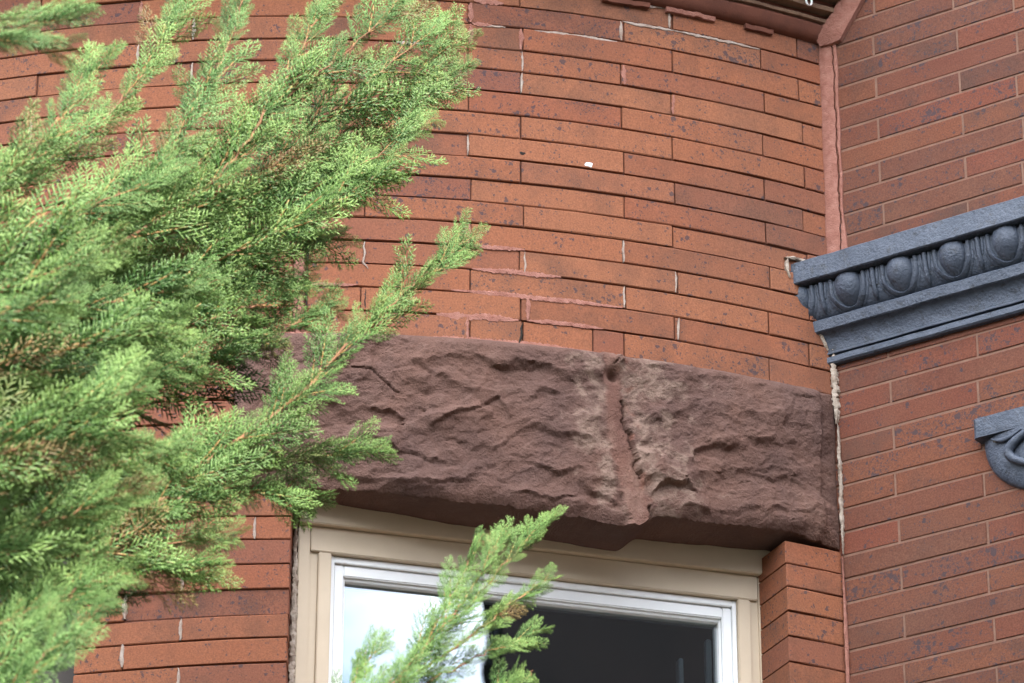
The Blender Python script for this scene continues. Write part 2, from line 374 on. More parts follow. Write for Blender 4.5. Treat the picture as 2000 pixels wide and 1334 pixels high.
for i in range(-22, 25):
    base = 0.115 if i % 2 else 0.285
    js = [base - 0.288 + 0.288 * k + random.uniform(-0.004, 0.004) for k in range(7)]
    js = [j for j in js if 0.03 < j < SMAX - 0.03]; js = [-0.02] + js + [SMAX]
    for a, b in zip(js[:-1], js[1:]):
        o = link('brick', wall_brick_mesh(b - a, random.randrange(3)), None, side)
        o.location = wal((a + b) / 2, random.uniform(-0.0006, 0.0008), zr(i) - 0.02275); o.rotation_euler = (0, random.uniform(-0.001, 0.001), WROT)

# ------------------------------------------------------------------ irregular mortar work
def ribbon(name, pts, place, mat, parent, w, thick=0.0035, jit=0.35, n=None, seed=0):
    """rough strip along pts (a,z); place(a,lift,z) -> xyz; w: half width (m) list or number"""
    rnd = random.Random(seed + len(pts)); P = []
    L_ = sum(math.dist(a[:2], b[:2]) for a, b in zip(pts[:-1], pts[1:])); n = n or max(6, int(L_ / 0.006))
    ws = w if isinstance(w, (list, tuple)) else [w] * len(pts)
    cum = [0]
    for a, b in zip(pts[:-1], pts[1:]): cum.append(cum[-1] + math.dist(a, b))
    v, f = [], []
    for k in range(n + 1):
        d = cum[-1] * k / n; x = np.interp(d, cum, [p[0] for p in pts]); z = np.interp(d, cum, [p[1] for p in pts]); ww = np.interp(d, cum, ws)
        d2 = min(d + 0.003, cum[-1]); d1 = d2 - 0.003
        tx = np.interp(d2, cum, [p[0] for p in pts]) - np.interp(d1, cum, [p[0] for p in pts]); tz = np.interp(d2, cum, [p[1] for p in pts]) - np.interp(d1, cum, [p[1] for p in pts])
        l = math.hypot(tx, tz) or 1; nx, nz = -tz / l, tx / l
        tap = min(1, 0.25 + 3.0 * min(k, n - k) / n)
        for q, lift in ((-1.0, -0.004), (-0.75, thick * 0.75), (0.1, thick), (0.75, thick * 0.7), (1.0, -0.004)):
            e = q * ww * tap * (1 + rnd.uniform(-jit, jit))
            v.append(place(x + nx * e, lift * rnd.uniform(0.75, 1.1) if lift > 0 else lift, z + nz * e))
    for k in range(n):
        for q in range(4): i = k * 5 + q; f.append((i, i + 5, i + 6, i + 1))
    me = pymesh(name, v, f, 50); return link(name, me, mat, parent)
def on_bow(a, lift, z): return cyl(math.degrees(a / RAD), RAD + lift, z)
def on_wall(a, lift, z): return wal(a, lift, z)
def A(phi): return R_(phi) * RAD
# pink repointing smears along the settled courses
for k, (ln, p0, p1, w, dzz) in enumerate([(9, 8.7, 11.5, 0.0040, 0.001), (10, 8.9, 13.3, 0.0048, 0.001), (11, 7.9, 16.4, 0.0045, 0.001), (12, 7.2, 11.2, 0.0065, 0), (12, 11.6, 15.4, 0.0040, 0.002),
                                  (13, 6.2, 15.0, 0.0060, 0.001), (13, -2.0, 3.2, 0.0045, 0.0), (11, 0.9, 3.4, 0.0030, 0.003), (-2, 8.9, 10.4, 0.0055, 0.004), (-1, 8.8, 9.8, 0.004, 0), (8, 8.4, 8.9, 0.003, -0.02)]):
    n = 7; pts = [(A(p0 + (p1 - p0) * q / n), zl(ln) + dzz + random.uniform(-0.0012, 0.0012)) for q in range(n + 1)]
    ribbon('mortar_smear', pts, on_bow, M_PINK, turret, w * 1.3, 0.0012, 0.35, n=int(A(p1 - p0) / 0.0025), seed=k)
# grey mortar left in bed joints near the top
for k, (ln, p0, p1, w) in enumerate([(-1, 9.0, 10.5, 0.003), (-2, 16.6, 19.4, 0.0035), (-2, 19.4, 24.2, 0.0035), (-1, 12.0, 16.3, 0.0028), (-3, 15.5, 19.0, 0.004), (0, 5.0, 6.5, 0.004)]):
    n = 7; pts = [(A(p0 + (p1 - p0) * q / n), zl(ln) - 0.002 + random.uniform(-0.001, 0.001)) for q in range(n + 1)]
    ribbon('mortar_smear', pts, on_bow, M_GREYM, turret, w, 0.001, 0.5, seed=30 + k)
# mortar standing in single head joints
HJ = [(-2, 16.5, 'g', .0035), (0, 16.65, 'p', .0045), (0, 11.37, 'g', .002), (1, 11.34, 'g', .0025), (1, 19.26, 'p', .0035), (4, 8.68, 'g', .002), (8, 16.5, 'g', .0025), (10, 16.5, 'g', .0025), (9, 19.2, 'g', .002), (11, 19.3, 'g', .0025),
      (9, 3.65, 'w', .002), (9, 11.5, 'g', .002), (11, 11.65, 'p', .0045), (8, 8.75, 'p', .003), (12, 8.7, 'p', .0035), (-2, 8.75, 'p', .006), (-1, 11.3, 'p', .0055), (-3, 19.15, 'g', .003), (-1, 8.75, 'p', .006),
      (-1, -5.1, 'g', .004), (1, -5.1, 'g', .003), (3, -13.2, 'g', .004), (-2, -7.85, 'p', .004), (0, -7.85, 'g', .003), (21, -1.13, 'g', .003), (24, -7.05, 'g', .004), (25, -4.4, 'g', .0035), (26, -7.05, 'g', .0045), (27, -4.4, 'g', .003), (23, -4.4, 'g', .003), (28, -7.05, 'g', .003)]
for k, (c, p, kind, w) in enumerate(HJ):
    n = 4; pts = [(A(p) + random.uniform(-0.0012, 0.0012) * (2 if kind == 'w' else 1), zl(c) + (zl(c + 1) - zl(c)) * (0.04 + 0.92 * q / n)) for q in range(n + 1)]
    if kind == 'w': pts += [(pts[-1][0] + 0.006, zl(c + 1) - 0.004), (pts[-1][0] + 0.010, zl(c + 1) - 0.011)]
    ribbon('mortar_smear', pts, on_bow, {'g': M_GREYM, 'p': M_PINK, 'w': M_GREYM}[kind], turret, w, 0.0018, 0.5, seed=60 + k)
# vertical pink repair left of the settled bricks, with its open crack
for k, (c0, c1, p0, p1) in enumerate([(7, 9, 1.52, 1.86), (9, 13, 0.27, 0.86)]):
    n = 14; pts = [(A((p0 + p1) / 2) + random.uniform(-0.001, 0.001), zl(c0) - 0.002 + (zl(c1) - zl(c0) + 0.004) * q / n) for q in range(n + 1)]
    ribbon('mortar_smear', pts, on_bow, M_PINK, turret, A(p1 - p0) / 2, 0.001, 0.12, seed=120 + k)
# corner fillet between bow and side wall: wide pink strip, crack, narrow strip
def corner_place(a, lift, z):
    # a: 0 on the bow at 27.0 deg .. 1 on the wall at s=0.045
    p = cyl(27.72, RAD + 0.002 + lift, z); q = wal(0.040, 0.002 + lift, z); k = max(0, min(1, a / 0.05))
    d = 0.014 * math.sin(math.pi * k) * 0 
    return (p[0] + (q[0] - p[0]) * k, p[1] + (q[1] - p[1]) * k + d, z)
rnd = random.Random(3); zt, zb = zl(-3) - 0.004, 3.275 + 1.6
def jag(z): return 0.0012 * math.sin(z * 61) + 0.0010 * math.sin(z * 143 + 1) + 0.0008 * math.sin(z * 317)
def corner_strip(name, edge0, edge1, mat, seed):
    rr = random.Random(seed); v, f = [], []; n = 90
    for k in range(n + 1):
        z = zt + (zb - zt) * k / n; a0, a1 = edge0(z), edge1(z)
        v += [corner_place(a0, -0.006, z), corner_place(a0 + 0.001, 0.001 + rr.uniform(-.0004, .0004), z), corner_place((a0 + a1) / 2, 0.002 + rr.uniform(-.0008, .0008), z), corner_place(a1 - 0.0008, 0.001, z), corner_place(a1, -0.008, z)]
    for k in range(n):
        for q in range(4): i = k * 5 + q; f.append((i, i + 1, i + 6, i + 5))
    o = link(name, pymesh(name, v, f, 50), mat, house); return o
flare = lambda z: 0.010 * max(0, (3.36 + 1.6 - z) / 0.09)
c1 = corner_strip('corner_mortar', lambda z: 0.0 + 0.0012 * math.sin(z * 40) - flare(z), lambda z: 0.0335 + jag(z), M_PINK, 1)
c2 = corner_strip('corner_mortar', lambda z: 0.0352 + jag(z) + 0.0012 * max(0, math.sin(z * 9.0)), lambda z: 0.0445 + 0.0012 * math.sin(z * 55) + flare(z), M_PINK, 2)
# rough old caulk below the cornice, and thin mortar in the corner under the lintel
def in_corner(a, lift, z):
    p = cyl(27.55, RAD + 0.001, z); q = wal(0.012, 0.001, z); k = (a + 0.011) / 0.022
    return (p[0] + (q[0] - p[0]) * k - NX * lift * .5, p[1] + (q[1] - p[1]) * k - lift, z)
ribbon('corner_caulk', [(0.000 + random.uniform(-0.002, 0.002), z) for z in np.linspace(3.10 + 1.6, 2.95 + 1.6, 12)], in_corner, M_CAULK, house, [0.008, 0.010, 0.008] + [0.008] * 9, 0.006, 0.5, n=50, seed=5)
ribbon('corner_caulk', [(0.003 + random.uniform(-0.0008, 0.0008), z) for z in np.linspace(2.95 + 1.6, 2.695 + 1.6, 16)], in_corner, M_CAULK, house, 0.0045, 0.005, 0.45, n=60, seed=6)
ribbon('corner_mortar', [(0.001 + random.uniform(-0.0006, 0.0006), z) for z in np.linspace(2.69 + 1.6, zl(LASTC + 1), 16)], in_corner, M_PINK, house, 0.0045, 0.003, 0.3, n=90, seed=7)
# cement dabs where the cornice end is let into the bow
ribbon('mortar_smear', [(A(25.2), 3.272 + 1.6), (A(25.9), 3.276 + 1.6), (A(26.7), 3.270 + 1.6), (A(27.3), 3.274 + 1.6)], on_bow, M_CAULK, turret, 0.004, 0.006, 0.5, seed=8)
ribbon('mortar_smear', [(A(25.35), 3.27 + 1.6), (A(25.3), 3.25 + 1.6), (A(25.45), 3.232 + 1.6)], on_bow, M_CAULK, turret, 0.004, 0.006, 0.5, seed=9)
ribbon('mortar_smear', [(A(26.9), 3.15 + 1.6), (A(27.2), 3.125 + 1.6), (A(27.5), 3.10 + 1.6)], on_bow, M_CAULK, turret, 0.004, 0.005, 0.5, seed=10)
# dark ribbons painting the shade in open cracks, a lime splash, small marks
for k, (pts, w) in enumerate([([(11.42, 12.08), (11.30, 12.3), (11.36, 12.6), (11.2, 12.95)], .0022), ([(3.78, 11.1), (3.75, 11.5), (3.78, 11.9)], .0018), ([(0.96, 9.15), (0.94, 9.6), (0.96, 10.1)], .0022), ([(0.95, 10.2), (0.97, 10.8), (0.93, 11.4), (0.99, 11.9)], .0022),
                              ([(0.42, 11.1), (0.55, 11.6), (0.45, 12.3), (0.5, 12.9)], .0011)]):
    def zf(c): i = int(math.floor(c)); return zl(i) + (zl(i + 1) - zl(i)) * (c - i)
    ribbon('crack', [(A(p), zf(c)) for p, c in pts], on_bow, M_DARK, turret, w, 0.0014, 0.5, seed=200 + k)
def blob(name, phi, z, rx, rz, mat, seed):
    rr = random.Random(seed); v = [cyl(phi, RAD + 0.0035, z)]; n = 12
    for k in range(n): a = 2 * math.pi * k / n; q = rr.uniform(0.75, 1.2); v.append(cyl(phi + math.degrees(rx * math.cos(a) * q / RAD), RAD + 0.0002, z + rz * math.sin(a) * q))
    return link(name, pymesh(name, v, [(0, 1 + k, 1 + (k + 1) % n) for k in range(n)], 80), mat, turret)
blob('lime_splash', 14.75, 3.3926 + 1.6, 0.009, 0.006, M_WHITE, 1)
blob('iron_blister', 11.37, 3.3998 + 1.6, 0.007, 0.005, M_DARK, 2)

# ------------------------------------------------------------------ brownstone lintel
class Perlin:
    def __init__(s, seed):
        r = np.random.RandomState(seed); s.p = np.concatenate([r.permutation(256)] * 3); a = r.rand(256) * 2 * np.pi; s.g = np.stack([np.cos(a), np.sin(a)], -1); s.rv = r.rand(256, 4)
    def __call__(s, x, y):
        xi = np.floor(x).astype(int); yi = np.floor(y).astype(int); xf = x - xi; yf = y - yi; u = xf ** 3 * (xf * (xf * 6 - 15) + 10); w = yf ** 3 * (yf * (yf * 6 - 15) + 10)
        def gr(i, j):
            g_ = s.g[s.p[(s.p[(xi + i) & 255] + yi + j) & 255]]; return g_[..., 0] * (xf - i) + g_[..., 1] * (yf - j)
        a = gr(0, 0) * (1 - u) + gr(1, 0) * u; b = gr(0, 1) * (1 - u) + gr(1, 1) * u; return a * (1 - w) + b * w
    def fbm(s, x, y, o=5, g=0.5, ridge=False):
        t = 0; a = 1.0
        for k in range(o):
            n = s(x * 2 ** k + 17 * k, y * 2 ** k - 9 * k); t = t + a * ((1 - 2 * np.abs(n)) - 0.5 if ridge else n); a *= g
        return t
    def facets(s, x, y, slope):
        """broken-rock planes: every cell is a tilted flake"""
        xi = np.floor(x).astype(int); yi = np.floor(y).astype(int); best = np.full(x.shape, 9.0); sec = np.full(x.shape, 9.0); hb = np.zeros_like(x); hs = np.zeros_like(x)
        for i in (-1, 0, 1):
            for j in (-1, 0, 1):
                r = s.rv[s.p[(s.p[(xi + i) & 255] + yi + j) & 255]]; px = xi + i + r[..., 0]; py = yi + j + r[..., 1]
                d = np.hypot(x - px, y - py); h = (r[..., 2] - 0.5) * slope * (x - px) + (r[..., 3] - 0.5) * slope * (y - py) + (r[..., 2] * 7 % 1 - 0.5)
                nb = d < best; sec_n = np.where(nb, best, np.minimum(sec, d)); hs = np.where(nb, hb, np.where(d < sec, h, hs)); sec = sec_n; hb = np.where(nb, h, hb); best = np.where(nb, d, best)
        k = np.clip((sec - best) / 0.16, 0, 1) * 0.5 + 0.5; return hb * k + hs * (1 - k)
PN = Perlin(11)
U1 = 1.1045; NU, NV = 470, 140
uu = np.linspace(0, U1, NU + 1)
crack_v = [-0.05, 0.0787, 0.1751, 0.2837, 0.34]; crack_u = [0.735, 0.6977, 0.6773, 0.6625, 0.655]
left_v = [-0.05, 0.05, 0.14, 0.25, 0.34]; left_u = [0.695, 0.672, 0.652, 0.650, 0.640]
ztop_v = zl(13) - zl(20)
def vtop(u): return ztop_v - 0.001 + np.interp(u, [0, 0.30, 0.68, 0.80, 1.1], [0.001, 0.004, 0.001, 0.003, 0.003])
def vbot(u):
    lft = np.interp(u, [0, 0.17, 0.45, 0.69], [0.012, 0.006, -0.010, -0.024]); rgt = np.interp(u, [0.7, 0.85, 1.0, 1.1], [0.004, 0.006, 0.012, 0.004])
    k = np.clip((u - 0.705) / 0.045, 0, 1); k = k * k * (3 - 2 * k); return lft * (1 - k) + rgt * k
T_ = np.linspace(0, 1, NV + 1)
G_u = np.repeat(uu[:, None], NV + 1, 1); VB = vbot(uu)[:, None] + (0.006 * PN.fbm(uu * 22, uu * 0 + 3.3, 4) + 0.003 * PN.fbm(uu * 90, uu * 0 + 8.1, 3))[:, None]; VT = vtop(uu)[:, None]
G_v = VB + (VT - VB) * T_[None, :]
# fracture ledges read off the stone: (points u,v), height (m), reach above, drop below
LEDGES = [([(.215, .160), (.268, .157), (.304, .125)], .012, .030, .005), ([(.339, .134), (.392, .160), (.460, .192), (.475, .165)], .013, .040, .006), ([(.51, .20), (.537, .218), (.574, .212)], .009, .03, .008),
          ([(.518, .141), (.564, .131), (.629, .139)], .008, .03, .007), ([(.803, .109), (.818, .141), (.857, .155), (.90, .155)], .012, .03, .008), ([(.730, .039), (.759, .063), (.797, .074), (.821, .053)], .018, .035, .005),
          ([(.8475, .165), (.927, .178), (1.02, .186)], .007, .016, .014), ([(.174, .030), (.236, .028), (.288, .020), (.35, .022), (.42, .034)], .008, .02, .006), ([(.482, .016), (.555, .010), (.60, .024)], .008, .02, .005),
          ([(.60, .045), (.64, .030), (.68, .010)], .008, .025, .006), ([(.437, .089), (.491, .134), (.537, .148)], .006, .02, .008), ([(.25, .093), (.305, .08), (.358, .064)], .010, .03, .008),
          ([(.302, .262), (.392, .205), (.446, .189)], .007, .05, .010), ([(.777, .025), (.854, .028), (.934, .047), (1.046, .059)], .007, .02, .006), ([(.05, .10), (.12, .085), (.20, .10)], .008, .03, .006),
          ([(.94, .11), (.99, .12), (1.03, .10)], .006, .02, .006), ([(.86, .24), (.93, .225), (1.0, .235)], .006, .04, .02), ([(.50, .075), (.56, .06), (.62, .075)], .008, .03, .007), ([(.08, .22), (.15, .20), (.2, .215)], .006, .03, .007)]
wu = G_u + 0.010 * PN.fbm(G_u * 26, G_v * 26, 4); wv = G_v + 0.010 * PN.fbm(G_u * 26 + 40, G_v * 26, 4)
H = 0.016 + 0 * G_u
ev = np.minimum(np.minimum((VT - G_v) / 0.020, (G_v - VB) / 0.030), np.minimum(G_u / 0.04, (U1 - G_u) / 0.05)); ev = np.clip(ev, 0, 1); ev = ev * (2 - ev)
H = H * (0.25 + 0.75 * ev)
amp = 0.3 + 0.7 * ev
H += amp * (0.011 * PN.facets(wu * 7, wv * 11, 1.8) + 0.0036 * PN.facets(wu * 22 + 5, wv * 34, 1.5) + 0.0017 * PN.facets(wu * 55 + 3, wv * 80 + 9, 1.5) + 0.0006 * PN.facets(wu * 160 + 3, wv * 210 + 9, 1.4))
H += amp * (0.0065 * PN.fbm(wu * 7, wv * 11, 5, 0.55) + 0.0007 * PN.fbm(wu * 20, wv * 45, 5, 0.6, True) + 0.0010 * PN.fbm(G_u * 150, G_v * 190, 3))
for pts, hh, up, dn in LEDGES:
    pu = [p[0] for p in pts]; pv = [p[1] for p in pts]; line = np.interp(wu, pu, pv)
    d = wv - line; endk = np.clip(np.minimum(wu - pu[0], pu[-1] - wu) / 0.025 + 0.2, 0, 1)
    prof = np.where(d >= 0, np.exp(-d / up), np.clip(1 + d / dn, 0, 1)); H += amp * hh * 0.7 * prof * endk
# the dragged mortar patch over the broken joint
Lb = np.interp(G_v, left_v, left_u) + 0.010 * PN.fbm(G_v * 22, G_u * 0 + 5, 5, 0.65) + 0.001; Rb = np.interp(G_v, crack_v, crack_u) + 0.010 * PN.fbm(G_v * 26, G_u * 0 + 1, 5, 0.65) + 0.010
inn = np.clip(np.minimum(G_u - Lb, Rb - G_u) / 0.011 + 0.5 + 0.35 * PN.fbm(G_u * 60, G_v * 60, 3), 0, 1); inn = inn * inn * (3 - 2 * inn)
mid = 0.013 + 0.0035 * PN.fbm(G_u * 26, G_v * 12, 5, 0.55) - 0.006 * np.clip((G_u - Lb) / np.maximum(Rb - Lb, 1e-4), 0, 1) + 0.008 * np.clip((0.10 - G_v) / 0.1, 0, 1)
H = H * (1 - inn) + mid * inn
H -= 0.009 * np.exp(-((G_u - Rb) / 0.0028) ** 2) * (0.5 + 0.5 * np.sign(PN.fbm(G_v * 14, G_u * 0 + 7, 2) + 0.05))
# torn lump and holes where the joint meets the bricks
H += 0.018 * np.exp(-((G_u - 0.672) / 0.012) ** 2 - ((G_v - 0.292) / 0.014) ** 2) - 0.020 * np.exp(-((G_u - 0.665) / 0.010) ** 2 - ((G_v - 0.262) / 0.010) ** 2)
H -= 0.014 * np.exp(-((G_u - 0.655) / 0.014) ** 2 - ((G_v - 0.312) / 0.004) ** 2) + 0.014 * np.exp(-((G_u - 0.70) / 0.014) ** 2 - ((G_v - 0.308) / 0.004) ** 2)
# hairline crack on the left stone
ck = np.interp(G_u, [.20, .235, .262, .285], [.235, .232, .205, .190]); H -= 0.006 * np.exp(-((G_v - ck + 0.004 * PN.fbm(G_u * 60, G_v * 0, 2)) / 0.0016) ** 2) * ((G_u > .20) & (G_u < .285))
# right-hand tooled margin
H -= 0.006 * np.clip((G_u - 1.062) / 0.006, 0, 1)
nz = PN.fbm(wu * 22, wv * 22, 5, 0.6)
scar = np.clip(0.95 - np.abs(G_u - Lb + 0.018) / 0.040 + nz * 2.6, 0, 1) * (G_u < Lb + 0.004) * np.clip((G_v - VB) / 0.03, 0, 1) + np.clip(1.15 - np.abs(G_u - Rb - 0.03) / 0.055 + nz * 2.6, 0, 1) * (G_u > Rb) + np.clip(0.8 - np.hypot((G_u - .79) / .05, (G_v - .03) / .035) + nz, 0, 1)
scar = np.clip(scar, 0, 1); rust = np.exp(-((G_u - Rb - 0.002) / 0.0035) ** 2) * np.clip(PN.fbm(G_v * 18, G_u * 6, 3) * 5 + 0.4, 0, 1) + 0.6 * np.exp(-((G_u - Rb - 0.014) / 0.012) ** 2) * np.clip(PN.fbm(G_v * 30 + 4, G_u * 30, 3) * 4 - 0.1, 0, 1)
rust = np.clip(rust, 0, 1) * 0.5 * np.clip(PN.fbm(G_v * 40, G_u * 40 + 2, 3) * 4 + 0.5, 0, 1); rust = np.maximum(rust, 0.17 * inn); scar = np.clip(scar * (1 - 0.8 * inn) + 0.55 * inn * np.clip(0.5 + PN.fbm(G_u * 20, G_v * 9, 4) * 2 + (0.12 - G_v) * 3, 0, 1), 0, 1)
PH = -2.3 + np.degrees(G_u / RAD)
# rows: soffit back, soffit edge, face, top edge back
def ring(u, v, r): a = np.radians(-2.3 + np.degrees(u / RAD)); return np.stack([CX + r * np.sin(a), CY - r * np.cos(a), v + zl(20)], -1)
sof = vbot(uu) + 0.0025 * PN.fbm(uu * 12, uu * 0 + 2, 3)
rows = [ring(uu, sof + 0.004, RAD - 0.20 + 0 * uu), ring(uu, sof + 0.003, RAD - 0.10 + 0 * uu), ring(uu, sof * 0.8 + VB[:, 0] * 0.2 + 0.003, RAD - 0.012 + 0 * uu), ring(uu, VB[:, 0] + 0.0005, RAD + H[:, 0] - 0.006)]
rows += [ring(uu, G_v[:, k], RAD + H[:, k]) for k in range(NV + 1)]
rows += [ring(uu, VT[:, 0] + 0.0005, RAD + H[:, -1] - 0.006), ring(uu, VT[:, 0], RAD - 0.05 + 0 * uu)]
VV = np.stack(rows, 1); NR = VV.shape[1]; SC = np.concatenate([np.zeros((NU + 1, 4)), scar, np.zeros((NU + 1, 2))], 1); RU = np.concatenate([np.zeros((NU + 1, 4)), rust, np.zeros((NU + 1, 2))], 1)
idx = np.arange((NU + 1) * NR).reshape(NU + 1, NR); Q = np.stack([idx[:-1, :-1], idx[1:, :-1], idx[1:, 1:], idx[:-1, 1:]], -1)
iv = np.clip(np.arange(NR - 1) - 4, 0, NV - 1); inq = inn[:-1][:, iv] > 0.5; side_q = np.repeat((uu[:-1] < 0.69)[:, None], NR - 1, 1)
midu = (G_u[:-1][:, iv] < (Lb + Rb)[:-1][:, iv] / 2)
lintel = empty('stone_lintel', (CX, CY - RAD, zl(20))); lintel.parent = house; lintel.matrix_parent_inverse = Matrix.Translation(-house.location)
tag(lintel, 'rough brownstone lintel cracked in two above the window')
def sub(name, mask, lab):
    q = Q[mask]; used = np.unique(q); remap = np.zeros(VV.shape[0] * NR, int); remap[used] = np.arange(len(used)); P = VV.reshape(-1, 3)[used]
    me = npmesh(name, P - np.array(lintel.location), remap[q]); me.polygons.foreach_set('use_smooth', [True] * len(me.polygons)); me.set_sharp_from_angle(angle=R_(50))
    for nm, arr in (('scar', SC), ('rust', RU)):
        at = me.attributes.new(nm, 'FLOAT', 'POINT'); at.data.foreach_set('value', arr.reshape(-1)[used].astype(np.float32))
    me.materials.append(M_STONE); o = bpy.data.objects.new(name, me); COL.objects.link(o); o.parent = lintel
    if lab: tag(o, lab)
    return o
sub('stone_block', midu & ~inq, 'long left half of the cracked lintel'); sub('stone_block', ~midu & ~inq, 'short right half of the cracked lintel')
mp = sub('mortar_patch', inq, 'smooth brown mortar patch dragged down the crack')
# solid body behind the face
V, F = [], []; cyl_sheet(V, F, None, -2.28, 27.7, zl(20) + 0.016, zl(13) - 0.004, RAD - 0.02, 0.2)
o = link('lintel_core', pymesh('lintel_core', V, F, 30), M_STONE); o.parent = lintel; o.matrix_parent_inverse = Matrix.Translation(-lintel.location)

# ------------------------------------------------------------------ window
WA = Vector((-0.36758567, 5.94023121, 0)); WD = Vector((0.96418948, 0.26521434, 0)); WNn = Vector((0.26521434, -0.96418948, 0)); WZ = zl(20)
window = empty('window', (WA.x, WA.y, WZ - 0.6)); window.parent = house; window.matrix_parent_inverse = Matrix.Translation(-house.location)
tag(window, 'white framed window in tan painted casing below the stone lintel')
WBOT = zl(LASTC + 1) - WZ
def wp(u, d, z): p = WA + WD * u + WNn * d; return (p.x, p.y, WZ + z)
def wbox(name, boxes, mat, bev=0.0015, parent=None):
    bm = bmesh.new()
    for (u0, u1, z0, z1, d0, d1) in boxes:
        vs = [bm.verts.new(wp(u, d, z)) for u in (u0, u1) for d in (d0, d1) for z in (z0, z1)]
        for q in ((0, 1, 3, 2), (4, 6, 7, 5), (0, 4, 5, 1), (2, 3, 7, 6), (1, 5, 7, 3), (0, 2, 6, 4)): bm.faces.new([vs[a] for a in q])
    bmesh.ops.recalc_face_normals(bm, faces=bm.faces)
    if bev: bmesh.ops.bevel(bm, geom=list(bm.edges), offset=bev, segments=2, affect='EDGES')
    me = bpy.data.meshes.new(name); bm.to_mesh(me); bm.free(); me.polygons.foreach_set('use_smooth', [True] * len(me.polygons)); me.set_sharp_from_angle(angle=R_(35))
    me.materials.append(mat); o = bpy.data.objects.new(name, me); COL.objects.link(o); o.parent = parent or window; o.matrix_parent_inverse = Matrix.Translation(-window.location); return o
UW = 0.857
wbox('head_moulding', [(-0.001, UW, -0.031, 0.03, -0.06, 0.014)], M_TAN)
wbox('head_casing', [(0.022, UW - 0.022, -0.078, -0.0315, -0.06, 0.001)], M_TAN)
for sgn in (0, 1):
    f = (lambda a, b: (a, b)) if not sgn else (lambda a, b: (UW - b, UW - a))
    wbox('jamb_casing', [(*f(0.0, 0.0205), WBOT, -0.0315, -0.06, 0.0015), (*f(0.019, 0.037), WBOT, -0.0315, -0.06, -0.006), (*f(0.0365, 0.0592), WBOT, -0.0785, -0.06, 0.0005)], M_TAN)
    wbox('frame_stile', [(*f(0.0594, 0.0668), WBOT, -0.0792, -0.06, -0.010)], M_WHITE, 0.001)
    wbox('sash_stile', [(*f(0.067, 0.0845), WBOT, -0.091, -0.06, -0.016)], M_WHITE, 0.002)
    wbox('glazing_bead', [(*f(0.0846, 0.0885), WBOT, -0.112, -0.06, -0.023)], M_WHITE, 0.0012)
wbox('frame_head', [(0.0668, UW - 0.0668, -0.0905, -0.0792, -0.06, -0.010)], M_WHITE, 0.001)
wbox('sash_rail', [(0.0846, UW - 0.0846, -0.1125, -0.0912, -0.06, -0.016)], M_WHITE, 0.002)
wbox('glazing_bead', [(0.0886, UW - 0.0886, -0.1175, -0.1126, -0.06, -0.023)], M_WHITE, 0.0012)
wbox('sill', [(-0.02, UW + 0.02, WBOT - 0.06, WBOT, -0.06, 0.04)], M_TAN)
pane = wbox('pane', [(0.084, UW - 0.084, WBOT, -0.110, -0.040, -0.036)], M_GLASS, 0)
wbox('inner_stop', [(UW - 0.150, UW - 0.141, WBOT, -0.175, -0.085, -0.066), (UW - 0.100, UW - 0.0895, WBOT, -0.135, -0.075, -0.061)], M_WHITE, 0.002)
def win_place(a, lift, z): p = WA + WD * a + WNn * (0.004 + lift); return (p.x, p.y, z)
ribbon('caulk_bead', [(-0.006 + random.uniform(-0.0012, 0.0012), z) for z in np.linspace(WZ - 0.03, WZ - 0.5, 40)], win_place, M_CAULK, window, 0.006, 0.008, 0.5, n=110, seed=21).matrix_parent_inverse = Matrix.Translation(-window.location)
ribbon('caulk_bead', [(UW + 0.010 + random.uniform(-0.0015, 0.0015), z) for z in np.linspace(WZ - 0.04, WZ - 0.5, 40)], lambda a, l, z: win_place(a, l - 0.006, z), M_CAULK, window, 0.0035, 0.005, 0.6, n=110, seed=22).matrix_parent_inverse = Matrix.Translation(-window.location)
# dark room behind
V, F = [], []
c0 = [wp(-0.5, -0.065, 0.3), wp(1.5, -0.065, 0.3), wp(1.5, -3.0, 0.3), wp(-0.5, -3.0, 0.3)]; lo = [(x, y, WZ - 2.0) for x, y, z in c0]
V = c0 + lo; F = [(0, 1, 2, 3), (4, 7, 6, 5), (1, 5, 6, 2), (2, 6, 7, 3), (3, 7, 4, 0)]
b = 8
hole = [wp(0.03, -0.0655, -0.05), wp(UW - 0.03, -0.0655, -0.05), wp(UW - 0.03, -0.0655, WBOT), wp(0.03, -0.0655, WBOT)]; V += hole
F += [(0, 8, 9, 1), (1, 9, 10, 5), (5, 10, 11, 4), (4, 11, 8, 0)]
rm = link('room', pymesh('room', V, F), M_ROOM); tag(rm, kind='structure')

# ------------------------------------------------------------------ painted egg-and-dart cornice on the side wall
cornice = empty('painted_cornice', wal(0.3, 0, 3.08 + 1.6)); cornice.parent = house; cornice.matrix_parent_inverse = Matrix.Translation(-house.location)
tag(cornice, 'slate blue painted egg and dart cornice on the side wall')
CI = Matrix.Translation(-cornice.location)
def addc(name, me, mat=M_PAINT):
    me.materials.append(mat); o = bpy.data.objects.new(name, me); COL.objects.link(o); o.parent = cornice; o.matrix_parent_inverse = CI; return o
def extrude(name, prof, s0=-0.12, s1=1.5, sharp=30, nseg=40, wob=0.0006, seed=0):
    rr = random.Random(seed); v, f = [], []; m = len(prof)
    for k in range(nseg + 1):
        s = s0 + (s1 - s0) * k / nseg; a, b_ = rr.uniform(-wob, wob), rr.uniform(-wob, wob)
        for o_, z in prof: v.append(wal(s, o_ + a, z + 1.6 + b_))
    for k in range(nseg):
        for q in range(m): i = k * m + q; j = k * m + (q + 1) % m; f.append((i, j, j + m, i + m))
    f += [tuple(range(m))[::-1], tuple(nseg * m + q for q in range(m))]
    return addc(name, pymesh(name, v, f, sharp))
